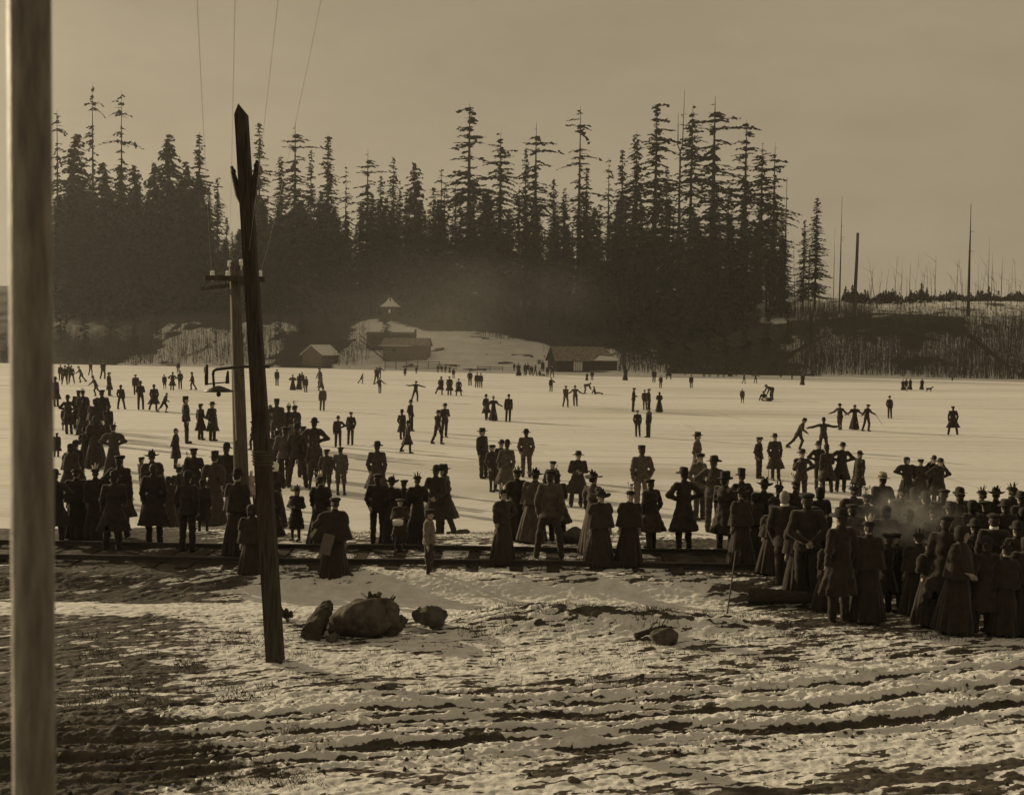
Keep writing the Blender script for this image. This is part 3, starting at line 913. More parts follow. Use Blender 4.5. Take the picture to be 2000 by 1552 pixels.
# stair and shore fence
st = empty('stairway', ground_loc(705, 668, Yc + 1))
tag(st, 'wooden stairway coming down the bank left of the plank cabin', 'stairway')
p0 = Vector(at(704, 664, Yc + 1)); p1 = Vector(at(752, 703, float(shore_far(-27)) + 4))
for off in (-.6, .6):
    o2 = Vector((0, off, 0))
    l0 = p0 - st.location + o2; l1 = p1 - st.location + o2
    MB().tube([l0, l1], .10, 5).build('stringer', 'wood_dark', st)
    MB().tube([l0 + Vector((0, 0, 1)), l1 + Vector((0, 0, 1))], .07, 5).build('handrail', 'wood_dark', st)
for q in range(15):
    t_ = q / 14
    MB().box((p0 - st.location).lerp(p1 - st.location, t_), (.42, 1.3, .08)).build('step', 'wood_dark', st)
def rail_fence(label, pts, hgt, nr, grp=None):
    r = empty('rail_fence', pts[0]); tag(r, label, 'fence', grp)
    P = [Vector(p) - Vector(pts[0]) for p in pts]
    for a, b in zip(P[:-1], P[1:]):
        n = max(1, int((b - a).length / 2.2))
        for q in range(n + 1):
            MB().tube([a.lerp(b, q / n) + Vector((0, 0, -.5)), a.lerp(b, q / n) + Vector((0, 0, hgt + .15))], .08, 5).build('post', 'wood_dark', r)
        for q in range(nr):
            z = hgt * (q + 1) / nr
            MB().box((a + b) / 2 + Vector((0, -.1, z)), ((b - a).length, .06, .13), Matrix.Rotation(math.atan2((b - a).y, (b - a).x), 3, 'Z')).build('rail', 'wood_dark', r)
ye_ = float(shore_far(-24)) + .8
rail_fence('dark plank rail fence along the ice below the plank cabin', [(at(752, 715, ye_).x, ye_, .05), (at(858, 715, ye_ - 1).x, ye_ - 1, .05)], 1.7, 4)
rail_fence('low landing rail at the right end of the shore fence', [(at(860, 716, ye_ - 1.5).x, ye_ - 1.5, .05), (at(891, 716, ye_ - 1.5).x, ye_ - 1.5, .05)], 1.2, 3)
rail_fence('short rail at the foot of the snowy slope left of the boathouse', [(at(932, 717, 241).x, 241.5, .1), (at(982, 717, 241).x, 241, .1)], .8, 2)

# pavilion
Yp = float(shore_far(-32)) + 46
pp = at(762, 622, Yp)
pv = empty('pavilion', (pp.x, Yp, float(base_z(pp.x, Yp)) - .2))
tag(pv, 'little pavilion with a pointed snow white roof on the knoll', 'pavilion')
pv.scale = (.98, .98, 1)
zt_ = pp.z - pv.location.z
MB().lathe([(2.6, 0), (2.6, max(.5, zt_))], 8).build('platform', 'wood_dark', pv)
MB().lathe([(1.75, zt_), (1.75, zt_ + 3.0)], 8).build('wall', 'wood_dark', pv)
for q in range(8):
    a = (q + .5) * math.pi / 4
    MB().tube([(2.1 * math.cos(a), 2.1 * math.sin(a), zt_ - .1), (2.1 * math.cos(a), 2.1 * math.sin(a), zt_ + 3.1)], .12, 5).build('post', 'wood_dark', pv)
rf = MB().lathe([(2.75, zt_ + 3.0), (2.7, zt_ + 3.15), (1.2, zt_ + 4.3), (.35, zt_ + 5.4), (.05, zt_ + 5.6)], 8).build('roof', 'snow_flat', pv)
MB().tube([(.1, -.9, zt_ + 4.2), (.1, -.9, zt_ + 5.6)], .17, 6).build('chimney', 'iron', rf)
MB().box((0, -1.72, zt_ + 1.9), (.5, .12, .9)).build('window', 'linen', pv)
rail_fence('little rail beside the pavilion on the knoll', [(pp.x + 2.6, Yp - 2.2, pp.z - .4), (pp.x + 4.4, Yp - 2.2, pp.z - .6)], 1.1, 2)
p = at(757, 674, Yc + 4.5)
q_ = plant_tree('young', p.x, p.y - 2.5, 6.4, 'small spreading spruce in front of the dark cabin', None, 1, 2.3, name='spruce_tree')
q_.location.z = p.z

# ------------------------------------------------------------------ timber pole, lamp, telegraph pole, wires
pb = on_ground(538, 1292)
ptop = at(470, 203, pb.y)
pole = empty('timber_pole', pb)
tag(pole, 'dark leaning square timber pole with a pointed top in the foreground', 'pole')
dv = ptop - pb
def on_pole(py):
    """local point of the pole axis that shows at image row py"""
    t = (1292 - py) / (1292 - 203)
    return dv * t
H_ = dv.length
b = MB()
pts = [dv * -.06, dv * .3, dv * .6, dv * .980]
b.tube(pts, [.148, .140, .118, .105], 4, square=True)
tp4 = dv * .980
ax = dv.normalized()
ux = Vector((1, 0, 0)); ux = (ux - ax * ux.dot(ax)).normalized(); uy = ax.cross(ux)
r_ = .105 * .707
cn = [tp4 + ux * r_ * a + uy * r_ * c for a, c in ((-1, -1), (1, -1), (1, 1), (-1, 1))]
ap = [dv * 1.0 + ux * -.025 + uy * -.03, dv * 1.0 + ux * -.025 + uy * .03]
b.add([v + ax * .002 for v in cn] + ap, [(3, 2, 1, 0), (0, 1, 4), (1, 2, 5, 4), (2, 3, 5), (3, 0, 4, 5)])
b.build('shaft', 'wood_pole', pole)
for s, yb_, yt_ in ((-1, 384, 327), (1, 384, 318)):
    a0 = on_pole(yb_ + 14) + ux * s * .05; a1 = on_pole(yb_ - 8) + ux * s * .095; a2 = on_pole(yt_ + 8) + ux * s * .15; a3 = on_pole(yt_ - 6) + ux * s * .165
    br = MB().tube([a0, a1, a2, a3], [.03, .048, .03, .018], 6).build('bracket', 'wood_pole', pole)
    MB().lathe([(.02, -.03), (.032, -.02), (.036, .01), (.026, .03), (.012, .045)], 10, a2 + Vector((0, 0, .02))).build('insulator', 'iron', br)
b = MB()
for q in range(5):
    c0 = on_pole(900 - q * 6)
    b.lathe([(.125, -.02), (.142 + .01 * (q % 2), 0), (.125, .02)], 14, c0)
b.build('rope_binding', 'fern', pole, True)

la = empty('street_lamp', pb + on_pole(716) + Vector((-.07, -.02, 0)))
tag(la, 'old arc lamp with a flat hood on an iron arm of the timber pole', 'street lamp')
def lp(px, py, dy=0.0):
    return at(px, py, pb.y - .05 + dy) - la.location
MB().tube([lp(527, 716), lp(470, 716), lp(424, 721), lp(417, 724), lp(416, 732)], [.018, .018, .02, .02, .018], 8).build('arm', 'iron', la, True)
MB().tube([lp(416, 730), lp(418, 756)], .017, 8).build('stem', 'iron', la)
MB().tube([lp(402, 750), lp(446, 746)], .010, 6).build('cross_bar', 'iron', la)
MB().tube([lp(403, 752), lp(403, 735), lp(404, 712)], [.022, .026, .018], 8).build('carbon_holder', 'iron', la)
MB().tube([lp(444, 749), lp(444, 737), lp(445, 724)], [.028, .024, .014], 8).build('carbon_holder', 'iron', la)
c0 = lp(427, 762)
MB().lathe([(.19, -.02), (.196, -.012), (.12, .02), (.06, .045), (.02, .058)], 20, c0).build('lamp_hood', 'iron', la, True)
MB().lathe([(.008, -.085), (.026, -.07), (.032, -.05), (.022, -.025), (.014, -.012)], 12, c0).build('lamp_globe', 'glass_dark', la, True)

p2 = on_ground(476, 1079)
t2 = at(458, 512, p2.y)
tel = empty('telegraph_pole', p2)
tag(tel, 'pale round telegraph pole with white insulators behind the timber pole', 'telegraph pole')
d2 = t2 - p2
MB().tube([d2 * -.06, d2 * .2, d2 * .6, d2 * 1.0], [.155, .148, .125, .10], 12).build('shaft', 'wood_pole2', tel, True)
def tl(px, py, dy=0.0):
    return at(px, py, p2.y + dy) - p2
MB().box((tl(412, 545) + tl(514, 545)) / 2 + Vector((0, -.14, 0)), (1.12, .09, .10), Matrix.Rotation(R(.7), 3, 'Y')).build('crossarm', 'wood_dark', tel)
MB().box((tl(402, 563) + tl(472, 552)) / 2 + Vector((0, .16, 0)), (.95, .07, .07), Matrix.Rotation(R(-8), 3, 'Y')).build('crossarm', 'wood_pole2', tel)
MB().tube([tl(452, 580, -.16), tl(455, 700, -.16), tl(462, 860, -.17)], .014, 6).build('conduit', 'steel', tel)
ins = MB().lathe([(.018, -.10), (.018, -.02), (.042, -.015), (.046, .03), (.032, .05), (.042, .06), (.036, .095), (.015, .105)], 12).mesh('insulator', True)
INS = [tl(415, 539, -.14), tl(445, 539, -.14), tl(480, 539, -.14), tl(508, 539, -.14), tl(449, 519, -.05), tl(471, 517, -.05)]
for v in INS:
    o = link('insulator', ins, 'porcelain', tel); o.location = v
WIR = [(0, 385, 394, 260), (4, 459, 457, 250), (2, 543, 527, 150), (3, 627, 594, 160)]
names = ('leftmost overhead wire running up from the end insulator', 'overhead wire rising straight beside the timber pole', 'overhead wire passing right of the timber pole top', 'rightmost overhead wire slanting up to the right')
for (iq, xt, xm, ym), lb in zip(WIR, names):
    a = p2 + INS[iq] + Vector((0, -.05, .05))
    e = at(xt, 0, 4.2)
    q = empty('overhead_wire', a); tag(q, lb, 'wire', 'wires of the telegraph pole')
    P = []
    for t_ in np.linspace(0, 1.287, 19):
        v = (e - a) * float(t_)
        v.z -= .5 * t_ * max(0, 1 - t_)
        P.append(v)
    MB().tube(P, .0010, 5).build('strand', 'wire', q)

# porch post close to the camera on the left
pt = at(62, 776, 1.7)
pst = empty('porch_post', (pt.x, 1.7, .84)); tag(pst, 'round pale porch post out of focus at the left edge', 'post')
hw_ = 40.0 / F_PX * 1.7
MB().tube([(0, 0, 0), (0, 0, 3), (0, 0, 8)], hw_, 40).build('shaft', 'post', pst, True)
MB().box((0, 0, .06), (.12, .12, .12)).build('plinth', 'post', pst)

# unseen wall and porch behind the camera, added to darken the post's right side
hs = empty('shade_house', (0, -1.2, .84)); tag(hs, 'unseen dark wall with porch floor and roof, added to shade the pale post', 'shade_house')
MB().box((5.4, -.06, 4.2), (13, .12, 8.6)).build('wall', 'wood_dark', hs)
MB().box((5.4, 1.55, 2.45), (13, 3.1, .14)).build('added_porch_floor', 'wood_dark', hs)
MB().box((5.4, 1.65, 6.95), (13.4, 3.4, .16), Matrix.Rotation(R(-5), 3, 'X')).build('shade_porch_roof', 'wood_dark', hs)
# ------------------------------------------------------------------ boulders, logs, stakes in the foreground
import bmesh
def rock_mesh(seed, size, planes=11, noise=.11, sub=5):
    g = np.random.default_rng(seed)
    bm = bmesh.new(); bmesh.ops.create_icosphere(bm, subdivisions=sub, radius=1)
    me = bpy.data.meshes.new('boulder'); bm.to_mesh(me); bm.free()
    n = len(me.vertices)
    co = np.empty(n * 3, np.float32); me.vertices.foreach_get('co', co); co = co.reshape(-1, 3)
    N = g.normal(size=(planes, 3)); N /= np.linalg.norm(N, axis=1)[:, None]
    h = g.uniform(.58, 1.0, planes)
    dt = co @ N.T
    r = np.where(dt > .05, h / np.maximum(dt, .05), 9)
    r = np.concatenate([r, np.full((n, 1), 1.05)], 1)
    k = 34.0
    rr = -np.log(np.exp(-k * r).sum(1)) / k
    ph = g.uniform(0, 6, 9)
    nz = sum(np.sin(co @ (g.normal(size=3) * f) + p) / f ** .8 * 2.4 for f, p in zip((3, 4, 6, 8, 11, 15, 20, 27, 35), ph))
    co = co * (rr * (1 + noise * nz * .5))[:, None] * np.array(size)
    me.vertices.foreach_set('co', co.astype(np.float32).ravel())
    me.polygons.foreach_set('use_smooth', np.ones(len(me.polygons), bool)); me.update()
    return me
def boulder(px, py, size, seed, label, material='rock', rz=0.0, sink=.3, name='boulder', cat='boulder', tilt=0.0):
    p = on_ground(px, py)
    o = link(name, rock_mesh(seed, size), material)
    o.location = (p.x, p.y + size[1] * .6, p.z + size[2] * (1 - sink))
    o.rotation_euler = (0, tilt, rz)
    return tag(o, label, cat, 'stones in the foreground snow')
boulder(706, 1249, (.46, .36, .33), 4, 'big angular boulder with dead fern on top, right of the timber pole', tilt=-.22, sink=.25)
boulder(757, 1243, (.17, .2, .26), 8, 'dark rock wedged against the right side of the big boulder', sink=.25)
boulder(838, 1231, (.29, .24, .21), 15, 'smooth rounded boulder lying alone in the snow', 'rock2', tilt=.12, sink=.25)
boulder(775, 1238, (.12, .12, .15), 41, 'narrow broken slab at the right end of the rock pile', tilt=.5, sink=.2)
boulder(738, 1214, (.15, .13, .14), 43, 'broken lump behind the withered ferns of the rock pile', tilt=-.4, sink=-.1)
boulder(648, 1254, (.10, .1, .08), 17, 'small pale stone between the rotten log and the big boulder', 'rock2')
boulder(904, 1048, (.20, .16, .12), 19, 'dark rock at the ice edge behind the boy', 'rock', sink=.4)
boulder(1300, 1258, (.20, .14, .13), 23, 'dark stone beside the broken branch in the right snow', 'rock', sink=.35)
boulder(1120, 1531, (.075, .05, .035), 27, 'brick sized dark stone at the bottom edge', 'rock', sink=.2)
boulder(1232, 1529, (.03, .03, .02), 29, 'pebble right of the brick sized stone', 'rock', sink=.2)
boulder(1118, 1062, (.28, .2, .2), 31, 'pale rock behind the coat tails at the ice edge', 'rock2', sink=.3)

def log_thing(name, label, a, e, r, material='log', stubs=3, cat='log'):
    a, e = Vector(a), Vector(e)
    rt = empty(name, a); tag(rt, label, cat)
    d = e - a
    random.seed(int(a.x * 100))
    ts_ = [q / 15 for q in range(16)]
    MB().tube([d * t for t in ts_], [r * (.92 + .12 * random.random()) * (1 - .35 * t ** 3) for t in ts_], 18, jit=.13).build('trunk', material, rt, cat != 'log')
    b = MB()
    for q in range(stubs):
        t = random.uniform(.2, .9); s = d * t + Vector((0, 0, r * .7))
        b.tube([s, s + Vector((random.uniform(-.2, .2), random.uniform(-.1, .1), random.uniform(.06, .2)))], [r * .22, r * .08], 5)
    b.build('branch_stubs', material, rt)
    return rt
a = on_ground(608, 1250); e = on_ground(640, 1203)
log_thing('rotten_log', 'short rotten log with shaggy bark left of the big boulder', a + Vector((0, 0, .10)), e + Vector((0, 0, .16)), .145, stubs=0)
a = on_ground(1240, 1246); e = on_ground(1300, 1236)
log_thing('broken_branch', 'crooked dark branch lying on the right snow mound', a + Vector((0, 0, .03)), e + Vector((0, 0, .10)), .04, stubs=4, cat='branch')
for q, (xa, ya, xb, yb2, rr, lb) in enumerate(((1436, 1143, 1560, 1150, .09, 'upper split timber lying at the edge of the dark crowd'), (1438, 1158, 1575, 1160, .08, 'lower split timber lying at the edge of the dark crowd'),
                                             (1462, 1178, 1600, 1185, .12, 'thick timber block in the shade under the split timbers'))):
    a = on_ground(xa, ya); e = on_ground(xb, yb2)
    log_thing('timber', lb, a + Vector((0, 0, rr + .02)), e + Vector((0, 0, rr + .02)), rr, 'wood_tie', 0, 'timber')
a = on_ground(1420, 1199); e = at(1437, 1077, a.y)
sk = empty('iron_stake', a); tag(sk, 'thin leaning iron stake with a looped top stuck in the snow', 'stake')
d = e - a
MB().tube([d * -.1, d * .5, d], [.013, .012, .011], 6).build('rod', 'iron', sk)
lp_ = [d + Vector((math.cos(t) * .04 + .04, 0, math.sin(t) * .05 - .02)) for t in np.linspace(math.pi, -1.6, 9)]
MB().tube(lp_, .006, 5).build('loop', 'iron', sk)
# dead ferns and twigs
def fern(px, py, hgt, label, seed, n=9, dz=0.0, spread=.5):
    g = random.Random(seed)
    p = on_ground(px, py) + Vector((0, .25 if dz else 0, dz))
    r = empty('dead_fern', p); tag(r, label, 'dead plant', 'withered plants in the foreground')
    for q in range(n):
        a_ = g.uniform(0, 6.28); l = hgt * g.uniform(.6, 1.1); sp = spread * g.uniform(.3, 1)
        P = [Vector((math.cos(a_) * sp * l * t, math.sin(a_) * sp * l * t, l * (t - .35 * t * t * g.uniform(.4, 1.6)))) for t in (0, .35, .7, 1)]
        b = MB().tube([v - Vector((0, 0, .04)) if i == 0 else v for i, v in enumerate(P)], [.006, .005, .004, .002], 4)
        for t in range(16):
            u = .22 + .048 * t
            s = P[1].lerp(P[3], (u - .3) / .7)
            for sd_ in (-1, 1):
                w = .075 * (1.1 - u) + .012
                e_ = s + Vector((-math.sin(a_) * sd_ * w, math.cos(a_) * sd_ * w, -.03 * g.random()))
                m_ = (s + e_) / 2 + Vector((0, 0, .014))
                b.add([s, m_, e_, s + Vector((0, 0, -.014))], [(0, 1, 2, 3)])
        b.build('frond', 'fern', r)
fern(724, 1222, .26, 'withered fern sprouting from the top of the big boulder', 1, 9, .26, .8)
fern(752, 1226, .24, 'withered fern on the rock right of the big boulder', 2, 9, .26, .8)
fern(622, 1152, .30, 'withered weed behind the feet of the woman with the parcel', 3, 8, 0, .9)
fern(562, 1212, .30, 'withered weed close right of the timber pole', 4, 8, 0, .9)
fern(1312, 1150, .18, 'left one of two small dark weeds in the clean drift', 5, 9, 0, 1.0)
fern(1258, 1158, .16, 'right of centre low weed in the clean drift under the woman in the flowered hat', 6, 8, 0, 1.0)
fern(820, 1196, .16, 'single stalk behind the smooth rounded boulder', 7, 2, 0, .2)
fern(785, 1222, .20, 'pale weed between the two boulders', 8, 6, 0, .6)
# loose clods of snow and dirt along the ruts: nobody could count them
g_ = np.random.default_rng(33)
bm = bmesh.new(); bmesh.ops.create_icosphere(bm, subdivisions=1, radius=1)
IV = np.array([v.co[:] for v in bm.verts]); IF = np.array([[v.index for v in f.verts] for f in bm.faces]); bm.free()
def clods(name, n, s0, s1, material, label):
    px = g_.uniform(90, 2010, n * 3); py = g_.uniform(1130, 1560, n * 3)
    XY = np.array([px_xy(a, b) for a, b in zip(px, py)])
    dz, sn = ground_detail(XY[:, 0], XY[:, 1])
    s = rut_s(XY[:, 0], XY[:, 1])
    keep = (g_.random(n * 3) < .10 + .9 * ((s > 10.9) & (s < 13.8)))
    if name == 'snow_clods': keep &= sn > .35
    XY, dz = XY[keep][:n], dz[keep][:n]
    V, Q = [], []
    for (x, y), d_ in zip(XY, dz):
        r = s0 + (s1 - s0) * g_.random() ** 2.5
        P = IV * (1 + .35 * g_.normal(size=(len(IV), 1))) * r * g_.uniform(.6, 1.3, 3)
        Q.append(IF + len(V) * len(IV)); V.append(P + (x, y, float(base_z(x, y)) + d_ + r * .2))
    o = link(name, mesh_np(name, np.concatenate(V), np.concatenate(Q)), material)
    tag(o, label, 'clods', kind='stuff')
clods('snow_clods', 1500, .007, .026, 'snow_flat', 'loose lumps of churned snow along the ruts')
clods('dirt_clods', 900, .006, .028, 'log', 'dark crumbs of earth and bark on the snow')
# dead grass and litter: nobody could count it
g_ = np.random.default_rng(12)
V, Q = [], []
def blades(n, px0, px1, py0, py1, hmin, hmax, clump=.25):
    k0 = 0
    while k0 < n:
        px, py = g_.uniform(px0, px1), g_.uniform(py0, py1)
        X, Yv = px_xy(px, py)
        if g_.random() > float(sstep(.42, .6, fbm(np.array(X * 2.2), np.array(Yv * 3.0), 3))): continue
        for _ in range(7):
            k0 += 1
            x = X + g_.normal() * clump * .35; y = Yv + g_.normal() * clump * .35
            z = float(base_z(x, y)) + .0
            h = g_.uniform(hmin, hmax); a_ = g_.random() * 6.28; l = h * g_.uniform(.3, 1.6)
            w = .006
            k = len(V)
            V.extend([(x - w, y, z - .02), (x + w, y, z - .02), (x + math.cos(a_) * l, y + math.sin(a_) * l, z + h)])
            Q.append((k, k + 1, k + 2))
blades(2600, 110, 620, 1230, 1540, .03, .09)
blades(1800, 120, 1450, 1096, 1125, .03, .10)
blades(1200, 900, 1380, 1188, 1240, .03, .09)
blades(1100, 1380, 2000, 1180, 1250, .03, .08)
blades(900, 700, 1250, 1035, 1062, .03, .09)
blades(1500, 600, 1900, 1250, 1360, .02, .06)
tag(link('dead_grass', mesh_np('dead_grass', V, Q, False), 'grass'), 'sparse dead grass and straw lying on the trampled snow', 'grass', kind='stuff')
# ------------------------------------------------------------------ people: bodies and clothes grown from smooth distance fields
def nets(F, xs, ys, zs):
    """surface nets of F<0 on a tensor grid"""
    S = F < 0
    nx, ny, nz = F.shape
    c = np.zeros((nx - 1, ny - 1, nz - 1), np.int8)
    for a in (0, 1):
        for b in (0, 1):
            for d in (0, 1):
                c += S[a:nx - 1 + a, b:ny - 1 + b, d:nz - 1 + d]
    act = (c > 0) & (c < 8)
    I, J, K = np.nonzero(act)
    idx = np.full(act.shape, -1, np.int64); idx[I, J, K] = np.arange(len(I))
    P = np.zeros((len(I), 3)); W = np.zeros(len(I))
    cs = [(a, b, d) for a in (0, 1) for b in (0, 1) for d in (0, 1)]
    for u in cs:
        for v in cs:
            if sum(v) - sum(u) == 1 and all(q >= p for p, q in zip(u, v)):
                fa = F[I + u[0], J + u[1], K + u[2]]; fb = F[I + v[0], J + v[1], K + v[2]]
                m_ = (fa < 0) != (fb < 0)
                t = np.where(m_, fa / np.where(m_, fa - fb, 1), 0)
                A = np.stack([xs[I + u[0]], ys[J + u[1]], zs[K + u[2]]], 1); B = np.stack([xs[I + v[0]], ys[J + v[1]], zs[K + v[2]]], 1)
                P += np.where(m_[:, None], A + (B - A) * t[:, None], 0); W += m_
    P /= np.maximum(W, 1)[:, None]
    Qs = []
    def quads(cr, sgn, offs):
        i, j, k = np.nonzero(cr)
        ok = np.ones(len(i), bool)
        cells = []
        for (a, b, d) in offs:
            ii, jj, kk = i + a, j + b, k + d
            ok &= (ii >= 0) & (jj >= 0) & (kk >= 0) & (ii < nx - 1) & (jj < ny - 1) & (kk < nz - 1)
            cells.append((ii, jj, kk))
        q = np.stack([idx[np.clip(a, 0, nx - 2), np.clip(b, 0, ny - 2), np.clip(d, 0, nz - 2)] for a, b, d in cells], 1)[ok]
        s = sgn[i, j, k][ok]
        q[~s] = q[~s][:, ::-1]
        Qs.append(q)
    quads(S[:-1] != S[1:], S[:-1], [(0, -1, -1), (0, 0, -1), (0, 0, 0), (0, -1, 0)])
    quads(S[:, :-1] != S[:, 1:], S[:, :-1], [(-1, 0, -1), (-1, 0, 0), (0, 0, 0), (0, 0, -1)])
    quads(S[:, :, :-1] != S[:, :, 1:], S[:, :, :-1], [(-1, -1, 0), (0, -1, 0), (0, 0, 0), (-1, 0, 0)])
    return P, np.concatenate(Qs)

class Field:
    def __init__(s, lo, hi, step, fine=None, fstep=None):
        ax = []
        for d in range(3):
            v = [np.arange(lo[d], hi[d] + step, step)]
            if fine is not None:
                f0, f1 = fine[0][d], fine[1][d]
                a = v[0]; a = a[(a < f0 - step * .5) | (a > f1 + step * .5)]
                v = [a, np.arange(f0, f1, fstep)]
            ax.append(np.unique(np.concatenate(v)))
        s.x, s.y, s.z = ax
        s.F = np.full((len(s.x), len(s.y), len(s.z)), .5)
    def box(s, lo, hi):
        r = []
        for a, l, h in zip((s.x, s.y, s.z), lo, hi):
            i0 = max(0, int(np.searchsorted(a, l)) - 1); i1 = min(len(a), int(np.searchsorted(a, h)) + 1)
            if i1 <= i0: return None
            r.append(slice(i0, i1))
        return tuple(r)
    def grid(s, b):
        return s.x[b[0]][:, None, None], s.y[b[1]][None, :, None], s.z[b[2]][None, None, :]
    def join(s, b, d, k, sub=False):
        A = s.F[b]
        if sub:
            s.F[b] = np.maximum(A, -d); return
        h = np.clip(.5 + .5 * (A - d) / k, 0, 1)
        s.F[b] = A * (1 - h) + d * h - k * h * (1 - h)
    def cap(s, a, e, ra, rb, k=.03, sy=1.0, sub=False):
        a = np.array(a, float); e = np.array(e, float)
        m_ = max(ra, rb) * max(1, sy) + k + .05
        b = s.box(np.minimum(a, e) - m_, np.maximum(a, e) + m_)
        if b is None: return
        X, Y, Z = s.grid(b)
        px, py, pz = X - a[0], (Y - a[1]) / sy, Z - a[2]
        ba = e - a; ba[1] /= sy
        L = ba @ ba + 1e-9
        t = np.clip((px * ba[0] + py * ba[1] + pz * ba[2]) / L, 0, 1)
        d = np.sqrt((px - t * ba[0]) ** 2 + (py - t * ba[1]) ** 2 + (pz - t * ba[2]) ** 2) - (ra + (rb - ra) * t)
        s.join(b, d * min(1, sy), k, sub)
    def ell(s, c, r, k=.02, sub=False, rot=None):
        c = np.array(c, float); r = np.array(r, float)
        m_ = r.max() + k + .05
        b = s.box(c - m_, c + m_)
        if b is None: return
        X, Y, Z = s.grid(b)
        q = [X - c[0], Y - c[1], Z - c[2]]
        if rot is not None:
            q = [q[0] * rot[0][i] + q[1] * rot[1][i] + q[2] * rot[2][i] for i in range(3)]
        d = (np.sqrt((q[0] / r[0]) ** 2 + (q[1] / r[1]) ** 2 + (q[2] / r[2]) ** 2) - 1) * r.min()
        s.join(b, d, k, sub)
    def path(s, pts, k=.03, fold=0.0, nf=9, ph=0.0):
        """loft along rows of (x, y, z, rx, ry), sorted by height"""
        P = np.array(sorted(pts, key=lambda p: p[2]), float)
        m_ = max(P[:, 3].max(), P[:, 4].max()) + k + .05
        b = s.box((P[:, 0].min() - m_, P[:, 1].min() - m_, P[0, 2] - .08), (P[:, 0].max() + m_, P[:, 1].max() + m_, P[-1, 2] + .08))
        if b is None: return
        X, Y, Z = s.grid(b)
        zz = s.z[b[2]]
        cx, cy, rx, ry = [np.interp(zz, P[:, 2], P[:, i])[None, None, :] for i in (0, 1, 3, 4)]
        qx, qy = X - cx, Y - cy
        if fold:
            th = np.arctan2(qy / ry, qx / rx)
            w = np.clip((P[-1, 2] - zz) / (P[-1, 2] - P[0, 2]), 0, 1)[None, None, :]
            f = 1 + fold * w * (np.cos(nf * th + ph + 1.5 * np.sin(3 * th + ph)) * .6 + .4 * np.cos((nf * 2 + 1) * th + 2 * ph))
            rx = rx * f; ry = ry * f
        rad = np.sqrt((qx / rx) ** 2 + (qy / ry) ** 2)
        d = (rad - 1) * np.minimum(rx, ry)
        d = np.maximum(d, np.maximum(P[0, 2] - Z, Z - P[-1, 2]) * np.ones_like(d))
        s.join(b, d, k)
    def cut_below(s, z):
        s.F = np.maximum(s.F, (z - s.z)[None, None, :])
    def wrinkle(s, amp, ph=0.0):
        X, Y, Z = s.x[:, None, None], s.y[None, :, None], s.z[None, None, :]
        s.F = s.F + amp * (np.sin(31 * Z + 9 * X + ph) * np.sin(17 * X + 23 * Y + 5 * Z + ph) + .6 * np.sin(53 * Z - 21 * X + 13 * Y))
    def mesh(s):
        return nets(s.F, s.x, s.y, s.z)

